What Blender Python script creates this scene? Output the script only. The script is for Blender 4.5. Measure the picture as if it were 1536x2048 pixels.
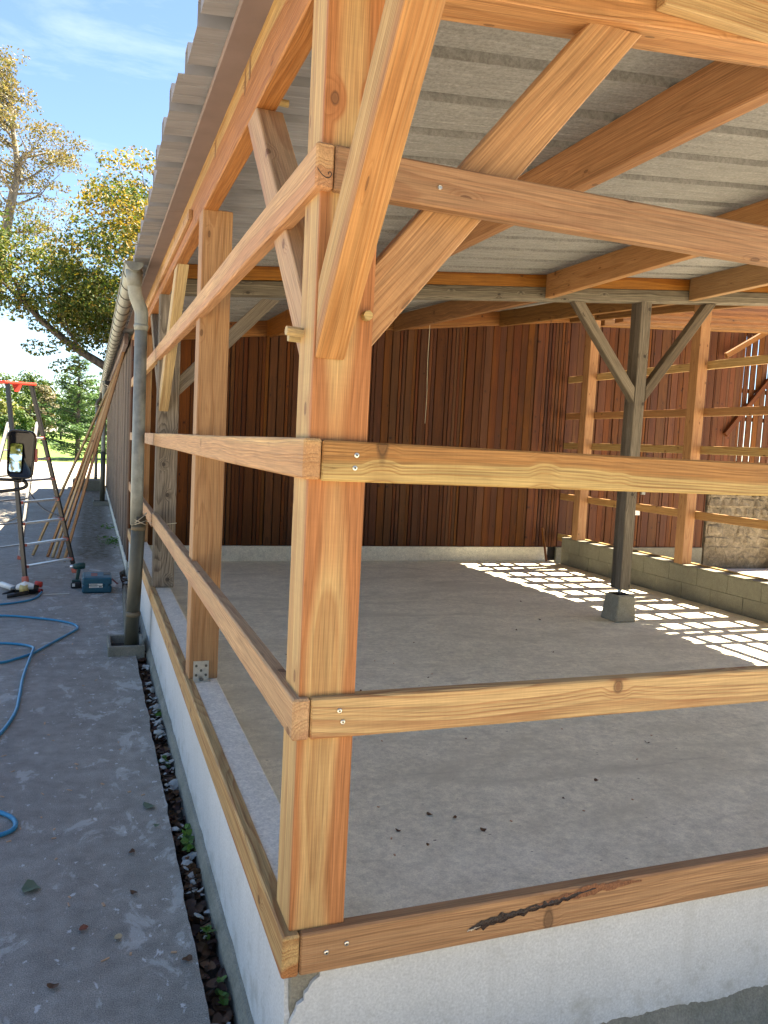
import bpy, bmesh, math, random
from mathutils import Vector, Matrix, noise
R = math.radians
rnd = random.Random(7)
for o in list(bpy.data.objects): bpy.data.objects.remove(o)
S = bpy.context.scene
COL = S.collection

# ------------------------------------------------------------------ camera
cd = bpy.data.cameras.new('camera'); cam = bpy.data.objects.new('camera', cd); COL.objects.link(cam)
cd.sensor_fit = 'VERTICAL'; cd.sensor_height = 24; cd.sensor_width = 18
cd.lens = 24 * 1580 / 2048; cd.clip_start = .05; cd.clip_end = 5000
yaw, pitch, roll = R(20.55), R(4.78), R(-2.93)
fwd = Vector((math.sin(yaw)*math.cos(pitch), math.cos(yaw)*math.cos(pitch), -math.sin(pitch)))
rt = Vector((math.cos(yaw), -math.sin(yaw), 0)); dn = fwd.cross(rt)
r2 = math.cos(roll)*rt + math.sin(roll)*dn; d2 = -math.sin(roll)*rt + math.cos(roll)*dn
CP = Vector((-.507, -1.897, 1.85))
m = Matrix((r2, -d2, -fwd)).transposed().to_4x4(); m.translation = CP
cam.matrix_world = m; S.camera = cam

# ------------------------------------------------------------------ world + sun
SUN_FROM = Vector((.54, .085, 1)).normalized()       # direction towards the sun
elev = math.asin(SUN_FROM.z)
W = bpy.data.worlds.new('World'); S.world = W; W.use_nodes = True
nt = W.node_tree; nt.nodes.clear(); N = nt.nodes.new; L = nt.links.new
out = N('ShaderNodeOutputWorld'); bg = N('ShaderNodeBackground'); sky = N('ShaderNodeTexSky')
sky.sky_type = 'NISHITA'; sky.sun_disc = False; sky.sun_elevation = elev
sky.sun_rotation = math.atan2(SUN_FROM.x, SUN_FROM.y)
sky.altitude = 100; sky.air_density = .9; sky.dust_density = .1; sky.ozone_density = 7.0
tc = N('ShaderNodeTexCoord'); mp = N('ShaderNodeMapping'); mp.inputs['Scale'].default_value = (1.6, 1.6, 9)
mp.inputs['Rotation'].default_value = (R(8), R(-14), R(25))
nz = N('ShaderNodeTexNoise'); nz.inputs['Scale'].default_value = 2.2; nz.inputs['Detail'].default_value = 8
nz.inputs['Roughness'].default_value = .62; nz.inputs['Distortion'].default_value = .5
rp = N('ShaderNodeValToRGB'); rp.color_ramp.elements[0].position = .54; rp.color_ramp.elements[1].position = .86
mx = N('ShaderNodeMix'); mx.data_type = 'RGBA'; mx.inputs['B'].default_value = (8, 8.5, 9.5, 1)
mm = N('ShaderNodeMath'); mm.operation = 'MULTIPLY'; mm.inputs[1].default_value = .16
L(tc.outputs['Generated'], mp.inputs['Vector']); L(mp.outputs[0], nz.inputs['Vector']); L(nz.outputs['Fac'], rp.inputs[0])
L(rp.outputs[0], mm.inputs[0]); L(mm.outputs[0], mx.inputs['Factor']); L(sky.outputs[0], mx.inputs['A']); L(mx.outputs['Result'], bg.inputs[0])
bg.inputs[1].default_value = .051; L(bg.outputs[0], out.inputs[0])
sd = bpy.data.lights.new('sun', 'SUN'); sun = bpy.data.objects.new('sun', sd); COL.objects.link(sun)
sd.energy = 5.0; sd.angle = R(.5); sd.color = (1, .95, .86)
sun.rotation_euler = (-SUN_FROM).to_track_quat('-Z', 'Y').to_euler(); sun.location = (20, 10, 40)
V = S.view_settings; V.view_transform = 'Standard'; V.look = 'None'; V.gamma = 1; V.use_curve_mapping = False
V.exposure = 2.85
V.use_white_balance = True; V.white_balance_temperature = 7600     # camera balanced for open shade
S.render.engine = 'CYCLES'
S.cycles.max_bounces = 8; S.cycles.diffuse_bounces = 5

# ------------------------------------------------------------------ helpers
def tag(o, label=None, cat=None, group=None, kind=None):
    if label: o['label'] = label
    if cat: o['category'] = cat
    if group: o['group'] = group
    if kind: o['kind'] = kind
    return o
def empty(name, loc=(0, 0, 0)):
    o = bpy.data.objects.new(name, None); o.location = loc; COL.objects.link(o); o.empty_display_size = .1; return o
def link(name, me, mat=None, parent=None):
    o = bpy.data.objects.new(name, me); COL.objects.link(o)
    if mat is not None and len(me.materials) == 0: me.materials.append(mat)
    if parent is not None: 
        o.parent = parent
        o.matrix_parent_inverse = WM(parent).inverted()
    return o
def WM(o):
    m = o.matrix_basis.copy()
    if o.parent is not None: m = WM(o.parent) @ o.matrix_parent_inverse @ m
    return m
def bm_obj(name, bm, mat, parent=None, smooth=False, loc=None):
    me = bpy.data.meshes.new(name); bmesh.ops.recalc_face_normals(bm, faces=bm.faces[:]); bm.to_mesh(me); bm.free()
    if smooth:
        for p in me.polygons: p.use_smooth = True
    o = link(name, me, mat, parent)
    if loc is not None: o.location = loc
    return o
def hexa(bm, v):                       # 8 verts: 4 bottom loop, 4 top loop
    vs = [bm.verts.new(p) for p in v]
    fs = [(0,3,2,1),(4,5,6,7),(0,1,5,4),(1,2,6,5),(2,3,7,6),(3,0,4,7)]
    return [bm.faces.new([vs[i] for i in f]) for f in fs]
def add_box(bm, a, b):
    (x0,y0,z0),(x1,y1,z1) = a,b
    return hexa(bm, [(x0,y0,z0),(x1,y0,z0),(x1,y1,z0),(x0,y1,z0),(x0,y0,z1),(x1,y0,z1),(x1,y1,z1),(x0,y1,z1)])
def bev(bm, w, seg=1):
    if w > 0: bmesh.ops.bevel(bm, geom=bm.edges[:], offset=w, segments=seg, affect='EDGES', profile=.6)
def box(name, a, b, mat, parent=None, bevel=.003):
    c = (Vector(a)+Vector(b))/2; bm = bmesh.new(); add_box(bm, Vector(a)-c, Vector(b)-c); bev(bm, bevel)
    return bm_obj(name, bm, mat, parent, loc=c)
def timber(name, p0, p1, w, h, mat, parent=None, up=(0,0,1), cut0=None, cut1=None, bevel=.004, pith=None, sap=None, wav=0, seg=1):
    """bar from p0 to p1; local x along it, local z towards up (size h), local y = side (size w). cuts: plane normals at p0/p1"""
    p0, p1 = Vector(p0), Vector(p1); x = (p1-p0).normalized(); up = Vector(up)
    y = up.cross(x).normalized(); z = x.cross(y)
    M = Matrix((x, y, z)).transposed().to_4x4(); c = (p0+p1)/2; M.translation = c; Mi = M.inverted()
    l0, l1 = Mi @ p0, Mi @ p1
    bm = bmesh.new(); rings = []
    for l, cut in ((l0, cut0), (l1, cut1)):
        n = Mi.to_3x3() @ Vector(cut) if cut else Vector((1,0,0)); ring = []
        for sy, sz in ((-1,-1),(1,-1),(1,1),(-1,1)):
            yy, zz = sy*w/2, sz*h/2
            ring.append((l.x - (n.y*yy + n.z*zz)/n.x, yy, zz))
        rings.append(ring)
    vv = [[bm.verts.new(p) for p in r] for r in rings]
    bm.faces.new(vv[0]); bm.faces.new(vv[1][::-1])
    for i in range(4): bm.faces.new([vv[0][i], vv[0][(i+1)%4], vv[1][(i+1)%4], vv[1][i]])
    bmesh.ops.recalc_face_normals(bm, faces=bm.faces[:])
    if wav:
        le = [e for e in bm.edges if abs((e.verts[0].co-e.verts[1].co).x) > .5*(p1-p0).length]
        bmesh.ops.subdivide_edges(bm, edges=le, cuts=10, use_grid_fill=True)
        sd_ = rnd.random()*50
        for v in bm.verts:
            q = noise.noise_vector(Vector((v.co.x*.6+sd_, sd_, 0)))*wav; v.co.y += q.y; v.co.z += q.z
        ed = [e for e in bm.edges if len(e.link_faces) == 2 and e.calc_face_angle(0) > .8]
        if bevel: bmesh.ops.bevel(bm, geom=ed, offset=bevel, segments=seg, affect='EDGES', profile=.6)
    else: bev(bm, bevel, seg)
    o = bm_obj(name, bm, mat, None)
    if parent is not None: o.parent = parent; o.matrix_parent_inverse = WM(parent).inverted()
    o.matrix_basis = M
    pa, pb = pith if pith else (rnd.uniform(-.12,.12), rnd.choice((-1,1))*rnd.uniform(.03,.14))
    o['pith_y'] = pa; o['pith_z'] = pb; o['sap_r'] = sap if sap is not None else rnd.uniform(.06,.17)
    o['seed'] = rnd.uniform(0, 40)
    return o
def tube_bm(bm, pts, rad, n=10, cap=True):
    pts = [Vector(p) for p in pts]; rr = rad if isinstance(rad, (list, tuple)) else [rad]*len(pts)
    prev = None; rings = []
    for i, p in enumerate(pts):
        t = (pts[min(i+1, len(pts)-1)] - pts[max(i-1, 0)]).normalized()
        if prev is None:
            a = Vector((0,0,1)) if abs(t.z) < .9 else Vector((1,0,0)); u = t.cross(a).normalized()
        else: u = (prev - t*prev.dot(t)).normalized()
        prev = u; v = t.cross(u)
        rings.append([bm.verts.new(p + (u*math.cos(k*2*math.pi/n) + v*math.sin(k*2*math.pi/n))*rr[i]) for k in range(n)])
    for a, b in zip(rings, rings[1:]):
        for k in range(n): bm.faces.new([a[k], a[(k+1)%n], b[(k+1)%n], b[k]])
    if cap: bm.faces.new(rings[0][::-1]); bm.faces.new(rings[-1])
def tube(name, pts, rad, mat, parent=None, n=10, smooth=True):
    bm = bmesh.new(); tube_bm(bm, pts, rad, n); o = bm_obj(name, bm, mat, parent, smooth); return o
def catmull(pts, k=8):
    pts = [Vector(p) for p in pts]; P = [pts[0]*2-pts[1]] + pts + [pts[-1]*2-pts[-2]]; o = []
    for i in range(1, len(P)-2):
        a,b,c,d = P[i-1:i+3]
        for j in range(k):
            t = j/k; o.append(.5*((2*b) + (c-a)*t + (2*a-5*b+4*c-d)*t*t + (3*b-a-3*c+d)*t**3))
    o.append(pts[-1]); return o
def dup(o, parent=None):
    c = o.copy(); COL.objects.link(c)
    if parent is not None: c.parent = parent
    return c

# ------------------------------------------------------------------ materials
class NB:
    def __init__(s, name):
        s.m = bpy.data.materials.new(name); s.m.use_nodes = True; s.t = s.m.node_tree; s.t.nodes.clear()
        s.o = s.t.nodes.new('ShaderNodeOutputMaterial'); s.b = s.t.nodes.new('ShaderNodeBsdfPrincipled')
        s.t.links.new(s.b.outputs[0], s.o.inputs[0])
    def n(s, typ, **kw):
        nd = s.t.nodes.new('ShaderNode'+typ)
        for k, v in kw.items():
            if k.startswith('i_'): nd.inputs[k[2:].replace('_', ' ')].default_value = v
            else: setattr(nd, k, v)
        return nd
    def l(s, a, b): s.t.links.new(a, b)
    def math(s, op, a, b=None, c=None, clamp=False):
        nd = s.n('Math', operation=op, use_clamp=clamp)
        for i, v in enumerate((a, b, c)):
            if v is None: continue
            if isinstance(v, (int, float)): nd.inputs[i].default_value = v
            else: s.l(v, nd.inputs[i])
        return nd.outputs[0]
    def ramp(s, fac, stops, interp='LINEAR'):
        nd = s.n('ValToRGB'); cr = nd.color_ramp; cr.interpolation = interp
        while len(cr.elements) < len(stops): cr.elements.new(.5)
        for e, (p, c) in zip(cr.elements, stops):
            e.position = p; e.color = (c, c, c, 1) if isinstance(c, (int, float)) else (*c, 1)
        s.l(fac, nd.inputs[0]); return nd.outputs[0]
    def mix(s, f, a, b, mode='MIX'):
        nd = s.n('Mix', data_type='RGBA', blend_type=mode)
        for k, v in (('Factor', f), ('A', a), ('B', b)):
            i = nd.inputs[k] if k != 'Factor' else nd.inputs[0]
            if k != 'Factor': i = [q for q in nd.inputs if q.name == k and q.type == 'RGBA'][0]
            if isinstance(v, (int, float)): i.default_value = v if k == 'Factor' else (v, v, v, 1)
            elif isinstance(v, tuple): i.default_value = (*v, 1)
            else: s.l(v, i)
        return [q for q in nd.outputs if q.type == 'RGBA'][0]
    def noise(s, vec, scale, detail=4, rough=.55, dist=0, w=None):
        nd = s.n('TexNoise'); nd.inputs['Scale'].default_value = scale; nd.inputs['Detail'].default_value = detail
        nd.inputs['Roughness'].default_value = rough; nd.inputs['Distortion'].default_value = dist
        if vec is not None: s.l(vec, nd.inputs['Vector'])
        return nd.outputs['Fac']
    def coord(s, kind='Object', scale=None, off=None):
        c = s.n('TexCoord').outputs[kind]
        if scale is None: return c
        mp = s.n('Mapping'); mp.inputs['Scale'].default_value = scale; s.l(c, mp.inputs['Vector'])
        if off is not None: s.l(off, mp.inputs['Location'])
        return mp.outputs[0]
    def geo(s, scale=None):
        c = s.n('NewGeometry').outputs['Position']
        if scale is None: return c
        mp = s.n('Mapping'); mp.inputs['Scale'].default_value = scale; s.l(c, mp.inputs['Vector']); return mp.outputs[0]
    def bump(s, h, strength=.3, dist=.01):
        nd = s.n('Bump'); nd.inputs['Strength'].default_value = strength; nd.inputs['Distance'].default_value = dist
        s.l(h, nd.inputs['Height']); s.l(nd.outputs[0], s.b.inputs['Normal'])
    def col(s, c): 
        if isinstance(c, tuple): s.b.inputs['Base Color'].default_value = (*c, 1)
        else: s.l(c, s.b.inputs['Base Color'])
    def rough(s, r):
        if isinstance(r, (int, float)): s.b.inputs['Roughness'].default_value = r
        else: s.l(r, s.b.inputs['Roughness'])
def plain(name, c, rough=.6, metal=0, var=.12, scale=30, bump=.0, spec=.4):
    b = NB(name); v = b.noise(b.geo(), scale, 5)
    f = b.ramp(v, [(.25, 1-var), (.75, 1+var)])
    b.col(b.mix(1.0, c, f, 'MULTIPLY')); b.rough(rough); b.b.inputs['Metallic'].default_value = metal
    b.b.inputs['Specular IOR Level'].default_value = spec
    if bump: b.bump(v, bump)
    return b.m

def wood(name, heart, sap, late, knot, freq=125, ring=.8, fibre=.36, invert=False, grey=0., rough=.62, bumpk=.25, knots=True, tint=.12, wob=.10):
    b = NB(name)
    att = lambda n_: b.n('Attribute', attribute_type='OBJECT', attribute_name=n_).outputs['Fac']
    P = b.coord('Object'); sp = b.n('SeparateXYZ'); b.l(P, sp.inputs[0]); x, y, z = sp.outputs
    seed = att('seed'); cx = b.n('CombineXYZ'); b.l(seed, cx.inputs[0]); b.l(seed, cx.inputs[1]); b.l(b.math('MULTIPLY', seed, 1.7), cx.inputs[2])
    def sv(scale):
        mp = b.n('Mapping'); mp.inputs['Scale'].default_value = scale
        ad = b.n('VectorMath', operation='ADD'); b.l(P, mp.inputs['Vector']); b.l(mp.outputs[0], ad.inputs[0]); b.l(cx.outputs[0], ad.inputs[1]); return ad.outputs[0]
    w1 = b.n('TexNoise'); w1.inputs['Scale'].default_value = 1; w1.inputs['Detail'].default_value = 2; b.l(sv((.9, 1.5, 1.5)), w1.inputs['Vector'])
    ws = b.n('SeparateColor'); b.l(w1.outputs['Color'], ws.inputs[0])
    yy = b.math('ADD', b.math('SUBTRACT', y, att('pith_y')), b.math('MULTIPLY', b.math('SUBTRACT', ws.outputs[0], .5), wob))
    zz = b.math('ADD', b.math('SUBTRACT', z, att('pith_z')), b.math('MULTIPLY', b.math('SUBTRACT', ws.outputs[1], .5), wob))
    r = b.math('SQRT', b.math('ADD', b.math('MULTIPLY', yy, yy), b.math('MULTIPLY', zz, zz)))
    # knots: sparse cells, grain swirls round them
    if knots:
        vo = b.n('TexVoronoi', feature='F1'); vo.inputs['Scale'].default_value = 1; vo.inputs['Randomness'].default_value = .65
        th = b.math('ARCTAN2', zz, yy); kv = b.n('CombineXYZ'); b.l(b.math('ADD', b.math('MULTIPLY', x, 4.2), seed), kv.inputs[0]); b.l(b.math('ADD', b.math('MULTIPLY', th, 1.0), seed), kv.inputs[1]); b.l(seed, kv.inputs[2])
        vo.voronoi_dimensions = '2D'; b.l(kv.outputs[0], vo.inputs['Vector'])
        vc = b.n('SeparateColor'); b.l(vo.outputs['Color'], vc.inputs[0])
        on = b.math('GREATER_THAN', vc.outputs[0], .73)
        kd = b.math('MULTIPLY', vo.outputs['Distance'], 1)
        swirl = b.math('MULTIPLY', on, b.ramp(kd, [(0, 1), (.10, .5), (.26, 0)], 'EASE'))
        core = b.math('MULTIPLY', on, b.ramp(kd, [(.0, 1), (.035, 1), (.06, 0)]))
        rim = b.math('MULTIPLY', on, b.ramp(kd, [(.04, 0), (.055, 1), (.085, 0)]))
    w2 = b.noise(sv((2.5, 16, 16)), 1, 3, .5)
    r = b.math('ADD', r, b.math('MULTIPLY', b.math('SUBTRACT', w2, .5), .012))
    if knots: r = b.math('ADD', r, b.math('MULTIPLY', swirl, .022))
    # rings, unevenly spaced
    rv = b.math('ADD', b.math('MULTIPLY', r, freq), b.math('MULTIPLY', b.math('SINE', b.math('MULTIPLY', r, 130)), .5))
    fr = b.math('FRACT', rv)
    rg = b.ramp(fr, [(0, .0), (.4, .12), (.80, 1), (.90, 1), (1, .0)])
    sapf = b.n('MapRange', interpolation_type='SMOOTHSTEP'); b.l(r, sapf.inputs['Value'])
    sr = att('sap_r'); b.l(b.math('SUBTRACT', sr, .007), sapf.inputs['From Min']); b.l(b.math('ADD', sr, .007), sapf.inputs['From Max'])
    sf = sapf.outputs[0]
    if invert: sf = b.math('SUBTRACT', 1, sf)
    base = b.mix(sf, heart, sap)
    big = b.noise(sv((.8, 5, 5)), 1, 3)
    base = b.mix(1.0, base, b.ramp(big, [(.3, 1-tint), (.7, 1+tint)]), 'MULTIPLY')
    fib = b.noise(sv((5, 260, 260)), 1, 3, .6)
    rstr = b.math('MULTIPLY', b.math('MULTIPLY', rg, ring), b.ramp(b.noise(sv((2.2, 24, 24)), 1, 4, .6), [(.3, .3), (.65, 1)]))
    col = b.mix(rstr, base, late)
    col = b.mix(1.0, col, b.ramp(fib, [(.3, 1-fibre), (.7, 1+fibre*.6)]), 'MULTIPLY')
    if knots:
        col = b.mix(b.math('MULTIPLY', swirl, .35), col, late)
        col = b.mix(b.math('MULTIPLY', core, .85), col, knot)
        col = b.mix(b.math('MULTIPLY', rim, .75), col, tuple(c*.4 for c in knot))
    # drying checks: thin dark lines along the grain
    ck = b.noise(sv((1.1, 28, 28)), 1, 1, .4)
    ckf = b.ramp(ck, [(.488, 0), (.5, 1), (.512, 0)])
    cm = b.noise(sv((.7, 3, 3)), 1, 1)
    col = b.mix(b.math('MULTIPLY', b.math('MULTIPLY', ckf, b.ramp(cm, [(.6, 0), (.68, 1)])), .55), col, tuple(c*.25 for c in late))
    saw = b.noise(sv((150, 3, 3)), 1, 2, .5); col = b.mix(1.0, col, b.ramp(saw, [(.3, .975), (.7, 1.02)]), 'MULTIPLY')
    dirt = b.noise(sv((3, 9, 9)), 1, 5, .65); col = b.mix(b.ramp(dirt, [(.56, 0), (.78, .28)]), col, tuple(c*.55 for c in late))
    oi = b.n('ObjectInfo').outputs['Random']
    hs = b.n('HueSaturation'); b.l(col, hs.inputs['Color']); o7 = b.math('FRACT', b.math('MULTIPLY', oi, 7.31)); b.l(b.ramp(o7, [(0, .499), (1, .512)]), hs.inputs['Hue']); o13 = b.math('FRACT', b.math('MULTIPLY', oi, 13.7)); b.l(b.ramp(o13, [(0, .94), (1, 1.14)]), hs.inputs['Saturation']); b.l(b.ramp(oi, [(0, 1-tint), (1, 1+tint)]), hs.inputs['Value'])
    b.col(hs.outputs[0]); b.rough(rough); b.b.inputs['Specular IOR Level'].default_value = .3
    h = b.math('ADD', b.math('MULTIPLY', fib, .6), b.math('MULTIPLY', rg, .5))
    b.bump(b.math('ADD', h, b.math('MULTIPLY', saw, .5)), bumpk, .004)
    return b.m

M = {}
M['fir'] = wood('fresh_fir', (.401,.192,.089), (.493,.328,.159), (.240,.087,.034), (.154,.071,.034), freq=72, ring=0.72)
M['fir_pale'] = wood('pale_sawn_fir', (.438,.235,.131), (.491,.302,.164), (.278,.121,.060), (.166,.067,.033), freq=62, ring=0.6, bumpk=.5, fibre=.32)
M['fir_post'] = wood('banded_fir', (.401,.174,.074), (.507,.347,.163), (.266,.104,.039), (.181,.084,.039), freq=80, ring=0.65, invert=True, knots=True, wob=.035)
M['fir_side'] = wood('honey_fir', (.367,.199,.100), (.440,.292,.146), (.247,.104,.046), (.134,.062,.031), freq=76, ring=0.68)
M['fir_old'] = wood('amber_fir', (.212,.081,.028), (.266,.119,.043), (.107,.032,.013), (.053,.018,.009), freq=70, ring=0.7)
M['grey_wood'] = wood('weathered_wood', (.155,.122,.09), (.24,.20,.155), (.05,.036,.027), (.05,.04,.035), freq=150, ring=.75, fibre=.5, rough=.85, bumpk=.7)
M['board'] = wood('stained_board', (.092,.023,.005), (.114,.033,.007), (.040,.009,.003), (.024,.005,.002), freq=80, ring=.6, fibre=.35, tint=.24, rough=.7)
M['board_out'] = wood('weathered_board', (.12,.082,.062), (.16,.115,.09), (.05,.032,.025), (.03,.02,.015), freq=80, ring=.6, fibre=.4, tint=.3, rough=.8)
M['dowel'] = wood('dowel_wood', (.42,.30,.15), (.5,.36,.18), (.28,.18,.08), (.2,.1,.05), freq=300, ring=.4, knots=False)
M['eave'] = plain('eave_board_paint', (.20,.15,.14), .7, var=.12, scale=6)
M['dark'] = plain('dark_gap', (.012,.009,.007), .9)
M['steel'] = plain('zinc_plated_steel', (.62,.60,.54), .32, .9, var=.15, scale=60)
M['black_pl'] = plain('black_plastic', (.012,.012,.013), .35, var=.1)
M['black_gloss'] = plain('black_gloss', (.006,.006,.007), .12, var=.1)
M['alu'] = plain('aluminium', (.62,.63,.64), .35, .85, var=.1)
M['red_pl'] = plain('red_plastic', (.62,.05,.03), .45, var=.1)
M['orange_pl'] = plain('faded_red_cap', (.58,.14,.09), .5, var=.1)
M['white_pl'] = plain('white_plastic', (.72,.70,.64), .5, var=.08)
M['yellow_pl'] = plain('yellowed_label', (.55,.42,.16), .5, var=.2)
M['hose'] = plain('blue_hose_pvc', (.014,.23,.40), .38, var=.12, scale=40)
M['case'] = plain('teal_case', (.012,.085,.125), .45, var=.15, scale=40)
M['case_l'] = plain('teal_case_lid', (.02,.115,.165), .45, var=.15, scale=40)
M['drill'] = plain('dark_green_plastic', (.008,.05,.048), .45)
M['twine'] = plain('twine', (.55,.50,.38), .9)
M['mirror'] = (lambda b: (b.col((.9,.9,.9)), b.rough(.02), setattr(b.b.inputs['Metallic'], 'default_value', 1), b.m)[-1])(NB('mirror_glass'))

def zinc(name, base, dark, sheen=.45, metal=.35):
    b = NB(name); v = b.noise(b.geo(), 14, 6, .65); v2 = b.noise(b.geo((6, 6, .8)), 3, 4)
    c = b.mix(b.ramp(v, [(.35, 0), (.7, 1)]), dark, base); c = b.mix(b.math('MULTIPLY', b.ramp(v2, [(.45, 0), (.7, 1)]), .5), c, tuple(x*1.25 for x in base))
    b.col(c); b.rough(b.ramp(v, [(.3, sheen-.08), (.7, sheen+.12)])); b.b.inputs['Metallic'].default_value = metal
    b.bump(v, .08, .005); return b.m
M['zinc'] = zinc('weathered_zinc', (.27,.28,.245), (.16,.168,.148), .5, .1)
M['pipe_low'] = zinc('dark_olive_pipe', (.085,.082,.058), (.06,.058,.042), .5, .05)

def concrete(name, c1, c2, speck=(.12,.1,.08), scale=1.0, bump=.15, speckle=.5, rough=.85, stain=None, mott=1.0):
    b = NB(name); P = b.geo()
    a = b.noise(P, .9*scale, 6, .6, .4); c = b.noise(P, 7*scale, 6, .65); f = b.noise(P, 130, 3, .6)
    col = b.mix(b.ramp(a, [(.32, 0), (.7, 1)]), c1, c2)
    d_ = b.noise(P, 28*scale, 5, .7)
    col = b.mix(1.0, col, b.ramp(c, [(.25, 1-.16*mott), (.75, 1+.13*mott)]), 'MULTIPLY')
    col = b.mix(1.0, col, b.ramp(d_, [(.3, 1-.14*mott), (.7, 1+.12*mott)]), 'MULTIPLY')
    col = b.mix(1.0, col, b.ramp(f, [(.25, .8), (.75, 1.16)]), 'MULTIPLY')
    vo = b.n('TexVoronoi', feature='F1'); vo.inputs['Scale'].default_value = 16; b.l(b.geo((.7, 1.3, 1)), vo.inputs['Vector'])
    vs = b.n('SeparateColor'); b.l(vo.outputs['Color'], vs.inputs[0])
    sp = b.math('MULTIPLY', b.ramp(vo.outputs['Distance'], [(.07, 1), (.12, 0)]), b.math('GREATER_THAN', vs.outputs[0], .55))
    sp = b.math('MULTIPLY', sp, b.ramp(c, [(.42, 0), (.6, speckle)]))
    col = b.mix(sp, col, speck)
    if stain:
        st = b.noise(b.geo((.5, 1.3, 1)), 1.4, 6, .62, 1.2); col = b.mix(b.math('MULTIPLY', b.ramp(st, [(.48, 0), (.68, 1)]), .75), col, stain)
        s3 = b.noise(b.geo((1.0, 6, 1)), 1.3, 5, .6, 1.0); col = b.mix(b.math('MULTIPLY', b.ramp(s3, [(.60, 0), (.70, 1)]), .4), col, tuple(c*.72 for c in stain))
    b.col(col); b.rough(rough); b.b.inputs['Specular IOR Level'].default_value = .25
    b.bump(b.math('ADD', b.math('MULTIPLY', c, .6), b.math('MULTIPLY', f, .5)), bump, .01); return b.m
M['floor'] = concrete('trowelled_concrete', (.70,.665,.51), (.78,.745,.585), stain=(.54,.51,.385), speckle=1.0)
M['ledge'] = concrete('ledge_concrete', (.70,.65,.53), (.76,.71,.585), scale=2, bump=.3)
M['block'] = concrete('block_concrete', (.15,.14,.105), (.20,.188,.145), scale=2, bump=.45)
M['footing'] = concrete('footing_concrete', (.20,.19,.15), (.32,.29,.235), scale=5, bump=.6)
M['mortar'] = concrete('mortar', (.125,.115,.08), (.15,.14,.10), scale=4)
M['road'] = concrete('pale_yard_concrete', (.40,.365,.31), (.48,.44,.375), scale=.3)
M['gravel'] = concrete('gravel_ground', (.31,.285,.24), (.41,.375,.315), scale=2, bump=.6)
M['yard'] = concrete('bounce_gravel', (.56,.51,.43), (.64,.59,.50), scale=.6, bump=.5)
M['render'] = concrete('white_render', (.53,.535,.525), (.60,.605,.595), scale=1.6, bump=.15, speckle=.12, rough=.8, mott=.35)
def weather(m_):
    b = NB.__new__(NB); b.m = m_; b.t = m_.node_tree; b.b = [n for n in b.t.nodes if n.type == 'BSDF_PRINCIPLED'][0]
    src = b.b.inputs['Base Color'].links[0].from_socket
    run = b.noise(b.geo((14, 14, .5)), 1, 3, .5); col = b.mix(b.ramp(run, [(.56, 0), (.72, .28)]), src, (.42,.42,.40))
    sx = b.n('SeparateXYZ'); b.l(b.geo(), sx.inputs[0]); spl = b.noise(b.geo(), 9, 6, .7)
    hgt = b.n('MapRange'); b.l(sx.outputs[2], hgt.inputs['Value']); hgt.inputs['From Min'].default_value = .30; hgt.inputs['From Max'].default_value = .06
    col = b.mix(b.ramp(b.math('ADD', spl, b.math('MULTIPLY', hgt.outputs[0], .16)), [(.60, 0), (.74, .5)]), col, (.33,.315,.27))
    b.l(col, b.b.inputs['Base Color'])
weather(M['render'])
def asphalt():
    b = NB('worn_asphalt'); P = b.geo()
    a = b.noise(P, .7, 5, .6, .3); c = b.noise(P, 9, 6, .7); f = b.noise(P, 240, 2, .6); g = b.noise(P, 70, 4, .7)
    col = b.mix(b.ramp(a, [(.3, 0), (.7, 1)]), (.235,.212,.18), (.335,.303,.257))
    col = b.mix(1.0, col, b.ramp(c, [(.25, .70), (.75, 1.28)]), 'MULTIPLY')
    col = b.mix(1.0, col, b.ramp(f, [(.3, .55), (.72, 1.6)]), 'MULTIPLY')
    col = b.mix(b.ramp(g, [(.6, 0), (.72, .45)]), col, (.27,.26,.24))
    # dried plaster splashes, more of them by the wall
    sx = b.n('SeparateXYZ'); b.l(P, sx.inputs[0])
    near = b.n('MapRange'); b.l(sx.outputs[0], near.inputs['Value']); near.inputs['From Min'].default_value = -1.5; near.inputs['From Max'].default_value = -.25
    s1 = b.noise(b.geo((1, .6, 1)), 5.5, 6, .68, .5); s2 = b.noise(b.geo((1.1, .7, 1)), 21, 4, .6, .3)
    t1 = b.math('ADD', s1, b.math('MULTIPLY', near.outputs[0], .06))
    col = b.mix(b.math('MULTIPLY', b.ramp(t1, [(.61, 0), (.655, 1)]), b.ramp(c, [(.3, .35), (.65, .85)])), col, (.50,.475,.43))
    t2 = b.math('ADD', s2, b.math('MULTIPLY', near.outputs[0], .035))
    col = b.mix(b.ramp(t2, [(.665, 0), (.71, .8)]), col, (.62,.61,.59))
    # moss and dirt strip along the barn
    yy = b.n('MapRange'); b.l(sx.outputs[1], yy.inputs['Value']); yy.inputs['From Min'].default_value = 9.3; yy.inputs['From Max'].default_value = 10.5
    xm = b.n('MapRange', interpolation_type='SMOOTHSTEP'); b.l(b.math('ABSOLUTE', b.math('ADD', sx.outputs[0], .42)), xm.inputs['Value'])
    xm.inputs['From Min'].default_value = .38; xm.inputs['From Max'].default_value = .14; 
    ms = b.math('MULTIPLY', b.math('MULTIPLY', xm.outputs[0], yy.outputs[0]), b.ramp(c, [(.35, .2), (.6, 1)]))
    col = b.mix(ms, col, b.mix(b.ramp(g, [(.4, 0), (.6, 1)]), (.045,.05,.018), (.13,.075,.04)))
    b.col(col); b.rough(.85); b.b.inputs['Specular IOR Level'].default_value = .3
    b.bump(b.math('ADD', f, b.math('MULTIPLY', g, .8)), .5, .006); return b.m
M['asphalt'] = asphalt()
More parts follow.
